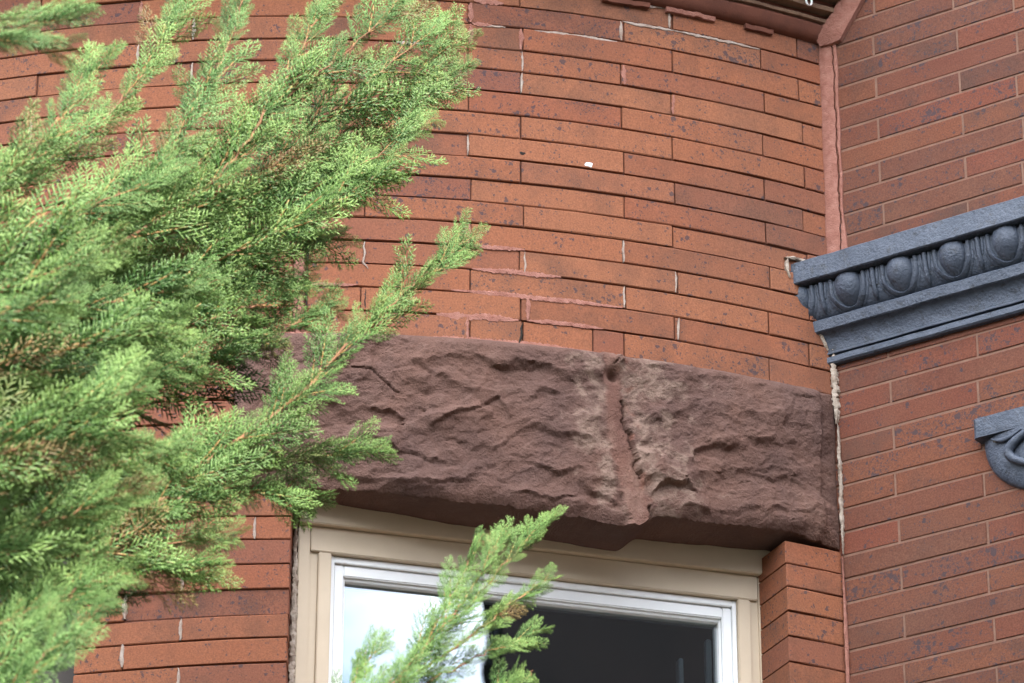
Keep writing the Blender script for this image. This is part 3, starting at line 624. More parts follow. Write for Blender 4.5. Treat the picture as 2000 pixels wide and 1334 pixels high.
extrude('fascia', [(-0.02, 3.272), (0.066, 3.2655), (0.069, 3.263), (0.0695, 3.2225), (0.067, 3.2205), (0.03, 3.2215), (-0.02, 3.222)], seed=1)
ov = [(0.052 * math.cos(t) * 0.62 + 0.018, 3.215 - 0.061 * math.sin(t)) for t in np.linspace(0, math.pi / 2, 9)]
extrude('ovolo_bed', [(-0.02, 3.2152)] + ov + [(-0.02, 3.154)], seed=2)
extrude('fillet', [(-0.02, 3.1535), (0.034, 3.1535), (0.036, 3.151), (0.033, 3.132), (0.030, 3.130), (-0.02, 3.130)], seed=3)
cv = [(0.030 - 0.020 * math.sin(t), 3.1295 - 0.034 * (1 - math.cos(t))) for t in np.linspace(0, math.pi / 2, 8)]
extrude('cove', [(-0.02, 3.1296)] + cv + [(0.012, 3.0935), (0.012, 3.091), (-0.02, 3.091)], seed=4)
extrude('bead', [(-0.02, 3.0905), (0.004, 3.0905), (0.0135, 3.0845), (0.0135, 3.074), (0.010, 3.071), (-0.02, 3.071)], seed=5)
def ovsurf(z):                       # depth of the ovolo bed at height z (without 1.6)
    k = max(0, min(1, (3.215 - z) / 0.061)); return 0.052 * 0.62 * math.sqrt(max(0, 1 - k * k)) + 0.018
def lathe_egg(sc):
    v, f = [], []; na, nb = 14, 12
    for i in range(nb + 1):
        tz = i / nb; z = 3.2190 - 0.063 * tz; rr = 0.0275 * math.sin(math.pi * (0.30 + 0.70 * tz)) ** 0.72 if tz < 1 else 0.0005; rr = max(rr, 0.0005)
        for j in range(na):
            a = 2 * math.pi * j / na; v.append(wal(sc + rr * math.cos(a), ovsurf(z) - 0.004 + 0.66 * rr * math.sin(a), z + 1.6))
    for i in range(nb):
        for j in range(na): f.append((i * na + j, i * na + (j + 1) % na, (i + 1) * na + (j + 1) % na, (i + 1) * na + j))
    f += [tuple(range(na))[::-1], tuple(nb * na + j for j in range(na))]
    return pymesh('egg', v, f, 60)
def tube_on_ovolo(name, path, rad, lift):
    v, f = [], []; na = 6
    for k, (s, z) in enumerate(path):
        s2, z2 = path[min(k + 1, len(path) - 1)]; s1, z1 = path[max(k - 1, 0)]; l = math.hypot(s2 - s1, z2 - z1) or 1; nx, nz = -(z2 - z1) / l, (s2 - s1) / l
        r = rad[k] if isinstance(rad, list) else rad
        for j in range(na):
            a = 2 * math.pi * j / na; ds = nx * r * math.cos(a); dz_ = nz * r * math.cos(a); zz = z + dz_
            v.append(wal(s + ds, ovsurf(zz) + lift + r * math.sin(a), zz + 1.6))
    n = len(path)
    for k in range(n - 1):
        for j in range(na): f.append((k * na + j, k * na + (j + 1) % na, (k + 1) * na + (j + 1) % na, (k + 1) * na + j))
    f += [tuple(range(na))[::-1], tuple((n - 1) * na + j for j in range(na))]
    return pymesh(name, v, f, 60)
for k in range(-1, 14):
    sc = 0.0611 + 0.1062 * k
    addc('egg', lathe_egg(sc))
    for w_, r_ in ((0.0335, 0.0046), (0.0405, 0.0032)):
        path = [(sc + w_ * math.sin(t) * (1.0 - 0.10 * (1 - abs(math.sin(t)))), 3.2165 - (0.030 if abs(t) > 1.57 else 0) - 0 if False else 3.1935 - (w_ * 1.08) * math.cos(t)) for t in np.linspace(-1.5, 1.5, 17)]
        path = [(path[0][0], 3.2170)] + path + [(path[-1][0], 3.2170)]
        addc('egg_collar', tube_on_ovolo('egg_collar', path, r_, 0.001 if r_ > 0.0035 else -0.001))
    sd = sc + 0.0531
    addc('dart', tube_on_ovolo('dart', [(sd, 3.2165), (sd, 3.20), (sd, 3.182), (sd, 3.170), (sd, 3.160)], [0.0045, 0.0042, 0.0040, 0.0050, 0.0015], 0.003))
    for dd in (-0.0085, 0.0085): addc('dart_fillet', tube_on_ovolo('dart_fillet', [(sd + dd, 3.2165), (sd + dd * 0.95, 3.20), (sd + dd * 0.7, 3.185)], [0.0030, 0.0028, 0.0012], 0.001))

# ------------------------------------------------------------------ capital at the right edge
capital = empty('painted_capital', wal(0.40, 0, 2.70 + 1.6)); capital.parent = house; capital.matrix_parent_inverse = Matrix.Translation(-house.location)
tag(capital, 'slate blue painted carved capital at the right edge')
KI = Matrix.Translation(-capital.location)
def addk(name, bm_or_me, bev=0):
    me = bm_or_me; me.materials.append(M_PAINT); o = bpy.data.objects.new(name, me); COL.objects.link(o); o.parent = capital; o.matrix_parent_inverse = KI; return o
SC0 = 0.43
def slab(name, s0, s1, o0, o1, z0, z1, rad, bev):
    bm = bmesh.new(); ring_ = []
    pts = [(s0, o0)]; n = 5
    for k in range(n + 1): a = math.pi / 2 * k / n; pts.append((s0 + rad - rad * math.cos(a), o1 - rad + rad * math.sin(a)))
    for k in range(n + 1): a = math.pi / 2 * k / n; pts.append((s1 - rad + rad * math.sin(a), o1 - rad + rad * math.cos(a)))
    pts.append((s1, o0))
    lo_ = [bm.verts.new(wal(s, o_, z0 + 1.6)) for s, o_ in pts]; hi_ = [bm.verts.new(wal(s, o_, z1 + 1.6)) for s, o_ in pts]
    bm.faces.new(lo_[::-1]); bm.faces.new(hi_)
    for k in range(len(pts)): bm.faces.new((lo_[k], lo_[(k + 1) % len(pts)], hi_[(k + 1) % len(pts)], hi_[k]))
    bmesh.ops.recalc_face_normals(bm, faces=bm.faces); bmesh.ops.bevel(bm, geom=[e for e in bm.edges if e.calc_length() > 0.02 and abs(e.verts[0].co.z - e.verts[1].co.z) < 1e-5], offset=bev, segments=2, affect='EDGES')
    me = bpy.data.meshes.new(name); bm.to_mesh(me); bm.free(); me.polygons.foreach_set('use_smooth', [True] * len(me.polygons)); me.set_sharp_from_angle(angle=R_(40)); return me
addk('abacus', slab('abacus', 0.283, 0.60, -0.02, 0.028, 2.8405, 2.8775, 0.010, 0.004))
# bell: smooth half bowl under the abacus, carved with a volute and leaf ribs
SC0 = 0.425
BH, BZ = 0.120, 2.840
def bellp(tz, a):
    hw = 0.128 * (1 - tz ** 2.4) ** 0.55 + 0.004; dp = 0.026 * (1 - tz ** 2.2) ** 0.55 + 0.006
    return SC0 - hw * math.cos(a), dp * math.sin(a) ** 0.75 if math.sin(a) > 1e-6 else 0.0, BZ - BH * tz
v, f = [], []; na, nb = 28, 18
for i in range(nb + 1):
    for j in range(na + 1):
        s_, o_, z_ = bellp(i / nb, math.pi * j / na); v.append(wal(s_, o_ - 0.002, z_ + 1.6))
for i in range(nb):
    for j in range(na): k = i * (na + 1) + j; f.append((k, k + na + 1, k + na + 2, k + 1))
addk('bell', pymesh('bell', v, f, 60))
def wtube(name, path, rad):
    v, f = [], []; na = 8; P = [Vector(wal(*p)) for p in path]
    for k, p in enumerate(P):
        d = (P[min(k + 1, len(P) - 1)] - P[max(k - 1, 0)]).normalized(); x = d.cross(Vector((NX, NY, 0.01))).normalized(); y = d.cross(x); r = rad[k] if isinstance(rad, list) else rad
        for j in range(na): a = 2 * math.pi * j / na; v.append(tuple(p + x * r * math.cos(a) + y * r * math.sin(a)))
    for k in range(len(P) - 1):
        for j in range(na): f.append((k * na + j, k * na + (j + 1) % na, (k + 1) * na + (j + 1) % na, (k + 1) * na + j))
    f += [tuple(range(na))[::-1], tuple((len(P) - 1) * na + j for j in range(na))]
    return pymesh(name, v, f, 60)
def onbell(tz, a, lift): s_, o_, z_ = bellp(tz, a); return (s_, o_ + lift, z_ + 1.6)
for sg in (-1, 1):
    A_ = lambda x: math.pi / 2 + sg * x
    # curled leaf beside the middle
    path = [onbell(0.14 + 0.50 * q, A_(0.30 + 0.34 * math.sin(q * math.pi)), 0.004) for q in np.linspace(0, 1, 14)]
    addk('leaf_rib', wtube('leaf_rib', path, [0.004 + 0.005 * math.sin(math.pi * (0.15 + 0.8 * q)) for q in np.linspace(0, 1, 14)]))
    path = [onbell(0.62 + 0.05 * math.sin(q * 3), A_(0.02 + 0.36 * q), 0.004) for q in np.linspace(0, 1, 10)]
    addk('leaf_rib', wtube('leaf_rib', path, [0.006 - 0.0035 * q for q in np.linspace(0, 1, 10)]))
    path = [onbell(0.05 + 0.09 * math.sin(q * math.pi), A_(0.98 - 0.62 * q), 0.001) for q in np.linspace(0, 1, 10)]
    addk('leaf_rib', wtube('leaf_rib', path, [0.0015 + 0.003 * math.sin(math.pi * q) for q in np.linspace(0, 1, 10)]))
    # drilled eye as a flat disc, its shade put into the dark colour
    s_, o_, z_ = onbell(0.12, A_(0.80), 0.0022); o = addk('eye_shade_disc', pymesh('eye_shade_disc', [wal(s_ + 0.011 * math.cos(t), o_ + 0.0, z_ + 0.0032 * math.sin(t)) for t in np.linspace(0, 5.8, 12)], [tuple(range(12))])); o.data.materials.clear(); o.data.materials.append(M_DARK)
addk('shaft', slab('shaft', 0.372, 0.60, -0.02, 0.018, 2.0, 2.722, 0.006, 0.002))


# ------------------------------------------------------------------ moulded belt course above the bow
belt = empty('belt_course', cyl(20, RAD, zl(-3))); belt.parent = house; belt.matrix_parent_inverse = Matrix.Translation(-house.location)
tag(belt, 'stepped red-brown moulded belt course at the top of the bow')
BI = Matrix.Translation(-belt.location); zb0 = zl(-3)
def sweep(name, prof, mat, p0=-40, p1=28.6, step=0.8, wob=0.0008, seed=0):
    rr = random.Random(seed); n = int((p1 - p0) / step); v, f = [], []; m = len(prof)
    for k in range(n + 1):
        p = p0 + (p1 - p0) * k / n; a, b_ = rr.uniform(-wob, wob), rr.uniform(-wob, wob)
        for r, z in prof: v.append(cyl(p, RAD + r + a, zb0 + z + b_))
    for k in range(n):
        for q in range(m): i = k * m + q; j = k * m + (q + 1) % m; f.append((i, i + m, j + m, j))
    f += [tuple(range(m)), tuple(n * m + q for q in range(m))[::-1]]
    me = pymesh(name, v, f, 30); me.materials.append(mat); o = bpy.data.objects.new(name, me); COL.objects.link(o); o.parent = belt; o.matrix_parent_inverse = BI; return o
sweep('lower_band', [(-0.04, -0.002), (0.004, -0.002), (0.012, 0.002), (0.020, 0.012), (0.024, 0.024), (0.022, 0.030), (-0.04, 0.030)], M_BELT, seed=1)
sweep('tan_fillet', [(-0.04, 0.0305), (0.029, 0.0305), (0.030, 0.036), (0.029, 0.0375), (-0.04, 0.0375)], M_BELTT, seed=2)
sweep('groove', [(-0.04, 0.038), (0.024, 0.038), (0.024, 0.047), (-0.04, 0.047)], M_BELT, seed=3)
sweep('tan_fillet', [(-0.04, 0.0475), (0.044, 0.0475), (0.046, 0.054), (0.044, 0.057), (-0.04, 0.057)], M_BELTT, seed=4)
sweep('groove', [(-0.04, 0.0575), (0.038, 0.0575), (0.040, 0.068), (-0.04, 0.068)], M_BELT, seed=5)
sweep('corona', [(-0.04, 0.0685), (0.062, 0.0685), (0.080, 0.080), (0.085, 0.10), (0.12, 0.11), (0.12, 0.16), (-0.04, 0.17)], M_BELTT, seed=6)
# brick-red chips still hanging under it
for k, (p0, p1) in enumerate([(18.9, 21.6), (23.3, 24.9), (15.5, 18.0)]):
    sweep('broken_course', [(-0.02, -0.012), (0.008, -0.012), (0.010, -0.004), (0.008, -0.0025), (-0.02, -0.0025)], M_PINK if k == 0 else M_BELT, p0, p1, 0.2, 0.0012, 11 + k)
# red mortar closing the belt against the side wall
v, f = [], []
outl = [(0.004, -0.012), (0.028, -0.014), (0.047, -0.011), (0.0646, 0.014), (0.0823, 0.039), (0.10, 0.065), (0.13, 0.11)]; inl = [(-0.01, 0.03), (0.008, 0.030), (0.018, 0.032), (0.027, 0.038), (0.0445, 0.060), (0.0564, 0.080), (0.09, 0.14)]
for (a, za), (b_, zbb) in zip(outl, inl): v += [wal(a, -0.002, zb0 + za), wal(a, 0.010, zb0 + za + 0.001), wal((a + b_) / 2, 0.020, zb0 + (za + zbb) / 2), wal(b_, 0.018, zb0 + zbb), wal(b_, -0.002, zb0 + zbb)]
for k in range(len(outl) - 1):
    for q in range(4): i = k * 5 + q; f.append((i, i + 5, i + 6, i + 1))
me = pymesh('end_mortar', v, f, 40); me.materials.append(M_PINK); o = bpy.data.objects.new('end_mortar', me); COL.objects.link(o); o.parent = belt; o.matrix_parent_inverse = BI

path = [(0.0 + 0.006 * math.cos(t), zb0 + 0.052 + 0.010 * math.sin(t)) for t in np.linspace(1.6, 7.4, 16)]
v, f = [], []
for k, (a, z) in enumerate(path):
    for j in range(6):
        t = 2 * math.pi * j / 6; v.append(cyl(26.35 + math.degrees((a + 0.0022 * math.cos(t)) / RAD), RAD + 0.052 + 0.0022 * math.sin(t), z))
for k in range(len(path) - 1):
    for j in range(6): f.append((k * 6 + j, k * 6 + (j + 1) % 6, k * 6 + 6 + (j + 1) % 6, k * 6 + 6 + j))
me = pymesh('eye_hook', v, f, 60); me.materials.append(M_WHITE); o = bpy.data.objects.new('eye_hook', me); COL.objects.link(o); o.parent = belt; o.matrix_parent_inverse = BI

# ------------------------------------------------------------------ roofs above the picture
ZE = 7.4
V, F = [], []; cyl_sheet(V, F, None, -75, 60, ZE, ZE + 0.14, RAD + 0.12, 0.4, 3)
link('roof_eave', pymesh('roof_eave', V, F, 30), M_BELTT, house)
V = [cyl(p, RAD + 0.16, ZE + 0.141) for p in range(-75, 61, 5)] + [(CX, CY, ZE + 2.2)]; nv = len(V) - 1
link('cone_roof', pymesh('cone_roof', V, [(k, k + 1, nv) for k in range(nv - 1)], 40), M_SLATE, house)
V, F = [], []; wall_box(V, F, -0.06, 3.62, HWING + 0.001, HWING + 0.2, 0.12, 0.6); link('roof_eave', pymesh('side_eave', V, F), M_BELTT, house)

# ------------------------------------------------------------------ unseen houses: one mirrored in the glass, the others added to block low sky light
def street_house(name, FP, H, label, zwin, roof=0.6):
    root = empty(name, (FP[0][0], FP[0][1], 0)); tag(root, label, 'house', 'houses across the street')
    def nprism(nm, pts, z0, z1, mat, par=root):
        n = len(pts); v = [(x, y, z0) for x, y in pts] + [(x, y, z1) for x, y in pts]
        f = [tuple(range(n))[::-1], tuple(range(n, 2 * n))] + [(k, (k + 1) % n, n + (k + 1) % n, n + k) for k in range(n)]
        return link(nm, pymesh(nm, v, f), mat, par)
    c = (sum(p[0] for p in FP) / 4, sum(p[1] for p in FP) / 4); sc = lambda k: [(c[0] + (x - c[0]) * k, c[1] + (y - c[1]) * k) for x, y in FP]
    nprism('wall', FP, -0.1, H, M_GREYHOUSE); nprism('roof', sc(1.03), H + 0.01, H + roof, M_SLATE); nprism('stone_band', sc(1.012), H * 0.77, H * 0.77 + 0.16, M_BELTT)
    fx, fy = FP[1][0] - FP[0][0], FP[1][1] - FP[0][1]; fl = math.hypot(fx, fy); fx, fy = fx / fl, fy / fl
    for zz in zwin:
        for k in range(max(1, int(fl / 3.3))):
            s0 = 1.2 + 3.3 * k; q = lambda s, d: (FP[0][0] + fx * s + fy * d, FP[0][1] + fy * s - fx * d)
            w_ = nprism('window', [q(s0, 0.1), q(s0 + 1.1, 0.1), q(s0 + 1.1, -0.06), q(s0, -0.06)], zz, zz + 1.7, M_BELT)
            p_ = nprism('pane', [q(s0 + 0.1, 0.1), q(s0 + 1.0, 0.1), q(s0 + 1.0, -0.07), q(s0 + 0.1, -0.07)], zz + 0.1, zz + 1.6, M_SLATE, w_)
            p_.matrix_parent_inverse = Matrix.Identity(4)
street_house('street_house', [(10.2, -11.25), (24, -8), (28, -16), (14.4, -18.2)], 14.6, 'tall dark brick house mirrored in the right half of the window glass', (2.2, 5.8, 8.6))
street_house('street_house', [(-3, -13.5), (9.3, -13.0), (10, -21), (-3, -21)], 9.6, 'unseen low dark house opposite the bow window, added to block horizon light', (2.2, 5.8))
street_house('street_house', [(-17, -12), (-4, -13.5), (-4, -21), (-17, -20)], 9.4, 'unseen low dark house left of the facing one, added to block horizon light', (2.2, 5.8))
street_house('street_house', [(-22, 6), (-18, -8), (-28, -8), (-30, 6)], 9.0, 'unseen dark house far left beyond the conifer, added to block horizon light', (2.2, 5.8))
street_house('street_house', [(17, -4), (20, 10), (30, 10), (30, -4)], 9.0, 'unseen dark house far right of the side wall, added to block horizon light', (2.2, 5.8))

BR = [
    ("U1", [(-0.908,4.67,4.097),(-0.776,4.7,4.213),(-0.632,4.73,4.332),(-0.572,4.76,4.428),(-0.526,4.79,4.525),(-0.496,4.82,4.652)]),
    ("U2", [(-0.877,4.77,4.068),(-0.672,4.82,4.212),(-0.51,4.87,4.343),(-0.373,4.92,4.496),(-0.254,4.97,4.636),(-0.162,5.02,4.77)]),
    ("U3", [(-0.903,4.92,4.129),(-0.691,4.98,4.247),(-0.485,5.04,4.368),(-0.336,5.1,4.51),(-0.196,5.16,4.667),(-0.08,5.22,4.823)]),
    ("U4", [(-0.873,4.97,4.138),(-0.657,5.03,4.238),(-0.449,5.09,4.359),(-0.29,5.15,4.52),(-0.173,5.21,4.649),(-0.075,5.27,4.795)]),
    ("U5", [(-0.82,4.87,4.103),(-0.607,4.93,4.203),(-0.426,4.99,4.323),(-0.284,5.05,4.445),(-0.193,5.11,4.544),(-0.126,5.17,4.63)]),
    ("U6", [(-0.774,4.82,4.078),(-0.585,4.88,4.151),(-0.435,4.94,4.252),(-0.311,5.0,4.364),(-0.245,5.06,4.442),(-0.185,5.12,4.52)]),
    ("U7", [(-0.772,4.82,4.045),(-0.614,4.89,4.114),(-0.473,4.96,4.211),(-0.373,5.03,4.3),(-0.316,5.1,4.374),(-0.263,5.17,4.43)]),
    ("U8", [(-0.762,4.77,3.987),(-0.606,4.84,4.055),(-0.488,4.91,4.125),(-0.397,4.98,4.195),(-0.342,5.05,4.258),(-0.311,5.12,4.322)]),
    ("U9", [(-0.768,4.82,3.979),(-0.609,4.89,4.031),(-0.469,4.96,4.1),(-0.384,5.03,4.169),(-0.328,5.1,4.232),(-0.267,5.17,4.297)]),
    ("U10", [(-0.84,4.52,4.049),(-0.738,4.55,4.146),(-0.675,4.58,4.229),(-0.64,4.61,4.313),(-0.614,4.64,4.382),(-0.595,4.67,4.448)]),
    ("U12", [(-0.949,4.22,4.129),(-0.842,4.24,4.173),(-0.747,4.26,4.217),(-0.676,4.28,4.245),(-0.626,4.3,4.274),(-0.565,4.32,4.323)]),
    ("U12b", [(-0.939,4.17,4.115),(-0.833,4.19,4.15),(-0.738,4.21,4.178),(-0.674,4.23,4.199),(-0.63,4.25,4.211),(-0.592,4.27,4.219)]),
    ("U13", [(-0.643,4.72,4.158),(-0.534,4.75,4.276),(-0.475,4.78,4.396),(-0.443,4.81,4.493),(-0.425,4.84,4.583),(-0.408,4.87,4.693)]),
    ("U14", [(-0.56,4.82,4.221),(-0.441,4.86,4.347),(-0.386,4.9,4.458),(-0.345,4.94,4.572),(-0.318,4.98,4.67),(-0.291,5.02,4.779)]),
    ("U15", [(-0.601,4.87,4.205),(-0.46,4.93,4.325),(-0.345,4.99,4.465),(-0.256,5.05,4.601),(-0.18,5.11,4.712),(-0.1,5.17,4.826)]),
    ("M1", [(-0.904,4.62,3.787),(-0.764,4.68,3.863),(-0.632,4.74,3.932),(-0.569,4.8,3.982),(-0.51,4.86,4.028),(-0.449,4.92,4.069)]),
    ("M2", [(-0.829,4.42,3.663),(-0.723,4.45,3.714),(-0.636,4.48,3.759),(-0.58,4.51,3.796),(-0.537,4.54,3.83),(-0.492,4.57,3.86)]),
    ("M3", [(-0.713,4.82,3.693),(-0.582,4.887,3.793),(-0.446,4.953,3.929),(-0.334,5.02,4.053),(-0.233,5.087,4.208),(-0.135,5.153,4.34),(-0.067,5.22,4.451)]),
    ("M4", [(-0.716,4.82,3.739),(-0.585,4.9,3.839),(-0.448,4.98,3.934),(-0.365,5.06,3.984),(-0.278,5.14,4.026),(-0.198,5.22,4.083)]),
    ("M5", [(-0.673,4.77,3.717),(-0.578,4.85,3.793),(-0.479,4.93,3.861),(-0.412,5.01,3.906),(-0.35,5.09,3.939),(-0.292,5.17,3.959)]),
    ("M7", [(-0.817,4.57,3.658),(-0.691,4.62,3.726),(-0.595,4.67,3.78),(-0.546,4.72,3.816),(-0.502,4.77,3.851),(-0.457,4.82,3.883)]),
    ("L1", [(-0.86,4.67,3.582),(-0.736,4.74,3.65),(-0.627,4.81,3.712),(-0.543,4.88,3.759),(-0.47,4.95,3.798),(-0.404,5.02,3.837)]),
    ("L2", [(-0.849,4.62,3.531),(-0.726,4.69,3.598),(-0.633,4.76,3.651),(-0.557,4.83,3.697),(-0.486,4.9,3.732),(-0.422,4.97,3.76)]),
    ("L3", [(-0.815,4.47,3.398),(-0.712,4.5,3.453),(-0.653,4.53,3.501),(-0.598,4.56,3.543),(-0.556,4.59,3.578),(-0.509,4.62,3.606)]),
    ("L4", [(-0.711,4.42,3.214),(-0.668,4.44,3.303),(-0.63,4.46,3.374),(-0.602,4.48,3.424),(-0.568,4.5,3.475),(-0.529,4.52,3.516)]),
    ("L5", [(-0.826,4.47,3.533),(-0.721,4.5,3.583),(-0.647,4.53,3.625),(-0.598,4.56,3.661),(-0.548,4.59,3.698),(-0.497,4.62,3.727)]),
    ("L6", [(-0.766,4.42,3.268),(-0.709,4.44,3.331),(-0.67,4.46,3.387),(-0.637,4.48,3.445),(-0.608,4.5,3.482),(-0.586,4.52,3.526)]),
    ("F1", [(-0.876,4.62,3.88),(-0.754,4.66,3.963),(-0.648,4.7,4.032),(-0.568,4.74,4.078),(-0.5,4.78,4.116),(-0.431,4.82,4.154)]),
    ("F2", [(-0.877,4.47,3.746),(-0.753,4.51,3.826),(-0.652,4.55,3.892),(-0.582,4.59,3.936),(-0.524,4.63,3.973),(-0.472,4.67,4.005)]),
    ("F3", [(-0.867,4.52,3.954),(-0.76,4.56,4.039),(-0.67,4.6,4.109),(-0.606,4.64,4.172),(-0.541,4.68,4.228),(-0.481,4.72,4.293)]),
    ("F4", [(-0.832,4.37,3.801),(-0.742,4.4,3.877),(-0.668,4.43,3.939),(-0.619,4.46,3.978),(-0.569,4.49,4.018),(-0.524,4.52,4.042)]),
    ("F5", [(-0.815,4.37,3.582),(-0.726,4.4,3.647),(-0.653,4.43,3.697),(-0.598,4.46,3.727),(-0.548,4.49,3.749),(-0.504,4.52,3.763)]),
    ("F6", [(-0.841,4.27,3.693),(-0.752,4.29,3.761),(-0.692,4.31,3.816),(-0.644,4.33,3.848),(-0.601,4.35,3.874),(-0.564,4.37,3.884)]),
    ("B1", [(-0.367,4.92,3.398),(-0.259,4.97,3.523),(-0.175,5.02,3.605),(-0.089,5.07,3.718),(-0.03,5.12,3.816),(0.02,5.17,3.897),(0.064,5.22,3.968)]),
    ("B2", [(-0.16,5.02,3.605),(-0.088,5.06,3.677),(-0.037,5.1,3.734),(0.001,5.14,3.784),(0.031,5.18,3.826),(0.061,5.22,3.862)]),
    ("B3", [(-0.258,4.97,3.516),(-0.174,5.02,3.582),(-0.103,5.07,3.641),(-0.044,5.12,3.694),(0.001,5.17,3.735),(0.049,5.22,3.778)]),
    ("B5", [(-0.213,4.92,3.519),(-0.152,4.97,3.609),(-0.11,5.02,3.701),(-0.082,5.07,3.778),(-0.06,5.12,3.849),(-0.042,5.17,3.909)]),
    ("B6", [(-0.159,4.97,3.593),(-0.109,5.01,3.681),(-0.074,5.05,3.745),(-0.044,5.09,3.812),(-0.026,5.13,3.866),(-0.007,5.17,3.922)]),
    ("B7", [(-0.284,4.92,3.481),(-0.25,4.94,3.535),(-0.23,4.96,3.574),(-0.214,4.98,3.613),(-0.2,5.0,3.645),(-0.185,5.02,3.673)]),
    ("B8", [(-0.144,5.02,3.497),(-0.087,5.06,3.559),(-0.043,5.1,3.606),(-0.014,5.14,3.646),(0.009,5.18,3.678),(0.035,5.22,3.709)]),
]

# ------------------------------------------------------------------ the conifer in front
def spray_template(seed):
    rr = np.random.RandomState(seed); segs = []     # p0 p1 r0 r1 t0 t1
    def curve(p, ang, ln, n, bend): 
        pts = [np.array(p, float)]; a = ang
        for k in range(n): pts.append(pts[-1] + ln / n * np.array([math.cos(a), math.sin(a), 0])); a += bend / n
        return pts
    main = curve((0, 0, 0), 0, 1.0, 8, rr.uniform(-0.25, 0.25))
    def at(pts, t): x = t * (len(pts) - 1); i = min(int(x), len(pts) - 2); return pts[i] + (pts[i + 1] - pts[i]) * (x - i), math.atan2(*(pts[i + 1] - pts[i])[1::-1])
    for k in range(8): segs.append((main[k], main[k + 1], 0.012 * (1 - k / 16), 0.012 * (1 - (k + 1) / 16), 0.1 + 0.08 * k, 0.1 + 0.08 * (k + 1), 1.0 if k < 4 else 0.35))
    nb = 12
    for k in range(nb):
        t = 0.04 + 0.94 * (k + rr.uniform(-0.2, 0.2)) / nb; t = min(max(t, 0.03), 0.985); side_ = 1 if k % 2 else -1
        p, a = at(main, t); ln = (0.44 * (1 - t) ** 0.7 + 0.07) * (0.5 + 0.5 * min(1, t / 0.25)) * rr.uniform(0.8, 1.15)
        br = curve(p, a + side_ * R_(rr.uniform(28, 38) - 8 * t), ln, 4, -side_ * rr.uniform(0.1, 0.35)); lift = rr.uniform(-0.05, 0.05)
        for q in range(5): br[q] = br[q] + np.array([0, 0, lift * q / 4 * ln * 3])
        tb = 0.15 + 0.5 * t
        for q in range(4): segs.append((br[q], br[q + 1], 0.0090 - 0.0012 * q, 0.0090 - 0.0012 * (q + 1), tb + 0.1 * q, tb + 0.1 * (q + 1), 0.0))
        ns = max(2, int(ln / 0.033))            # comb of scale-leaf branchlets, alternate, shorter to the tip
        for m in range(ns):
            s_ = (m + 0.7) / (ns + 0.3); pp, aa = at(br, s_); sd = 1 if (m % 2) else -1
            l2 = (0.115 * (1 - s_) ** 0.8 + 0.035) * rr.uniform(0.85, 1.15) * min(1.0, 0.55 + 1.6 * ln); a2 = aa + sd * R_(rr.uniform(26, 42))
            e = pp + l2 * np.array([math.cos(a2), math.sin(a2), rr.uniform(-0.22, 0.22)])
            segs.append((pp, e, 0.0080, 0.0075, min(1, tb + 0.15 + 0.25 * s_), min(1, tb + 0.5 + 0.2 * s_), 0.0))
    V, Fc, C = [], [], []
    for p0, p1, r0, r1, t0, t1, st in segs:
        d = p1 - p0; l = np.linalg.norm(d); d = d / l; x = np.cross(d, [0, 0, 1.0]); x /= np.linalg.norm(x); y = np.cross(x, d); b = len(V)
        for fr, r, t in ((0, r0, t0), (0.45, max(r0, r1), t0 + 0.5 * (t1 - t0))):
            for a in (0.5, 2.6, 4.7): V.append(p0 + d * l * fr + x * r * math.cos(a) + y * r * 0.7 * math.sin(a)); C.append((min(t, 1), 0, st))
        V.append(p1 + d * 0.006); C.append((min(t1, 1), 0, st))
        for q in range(3):
            q2 = (q + 1) % 3; Fc += [(b + q, b + q2, b + 3 + q2), (b + q, b + 3 + q2, b + 3 + q), (b + 3 + q, b + 3 + q2, b + 6)]
    V = np.array(V); V[:, 2] += rr.uniform(-0.12, 0.12) * V[:, 0] ** 2 + rr.uniform(-0.25, 0.1) * V[:, 1] ** 2
    return V, np.array(Fc), np.array(C)
TPL = [spray_template(100 + k) for k in range(9)]
tree = empty('conifer_tree', (-1.75, 4.6, 0)); tag(tree, 'bright green feathery conifer with orange stems filling the left side', 'tree')
TI = Matrix.Translation(-tree.location)
def tube_mesh(name, P, rad, na=7):
    v, f = [], []; P = [Vector(p) for p in P]
    for k, p in enumerate(P):
        d = (P[min(k + 1, len(P) - 1)] - P[max(k - 1, 0)]).normalized(); x = d.cross(Vector((0.3, 1, 0.1))).normalized(); y = d.cross(x)
        for j in range(na): a = 2 * math.pi * j / na; v.append(tuple(p + (x * math.cos(a) + y * math.sin(a)) * rad[k]))
    for k in range(len(P) - 1):
        for j in range(na): f.append((k * na + j, k * na + (j + 1) % na, (k + 1) * na + (j + 1) % na, (k + 1) * na + j))
    f += [tuple(range(na))[::-1], tuple((len(P) - 1) * na + j for j in range(na))]
    return pymesh(name, v, f, 60)
def spline(pts, n):
    P = [np.array(p, float) for p in pts]; P = [2 * P[0] - P[1]] + P + [2 * P[-1] - P[-2]]; out = []
    m = len(P) - 3
    for k in range(n + 1):
        x = m * k / n; i = min(int(x), m - 1); t = x - i; a, b, c, d = P[i:i + 4]
        out.append(0.5 * (2 * b + (c - a) * t + (2 * a - 5 * b + 4 * c - d) * t * t + (3 * b - a - 3 * c + d) * t ** 3))
    return out
rngT = np.random.RandomState(5)
VIEW = np.array([0, math.cos(R_(27)), math.sin(R_(27))])
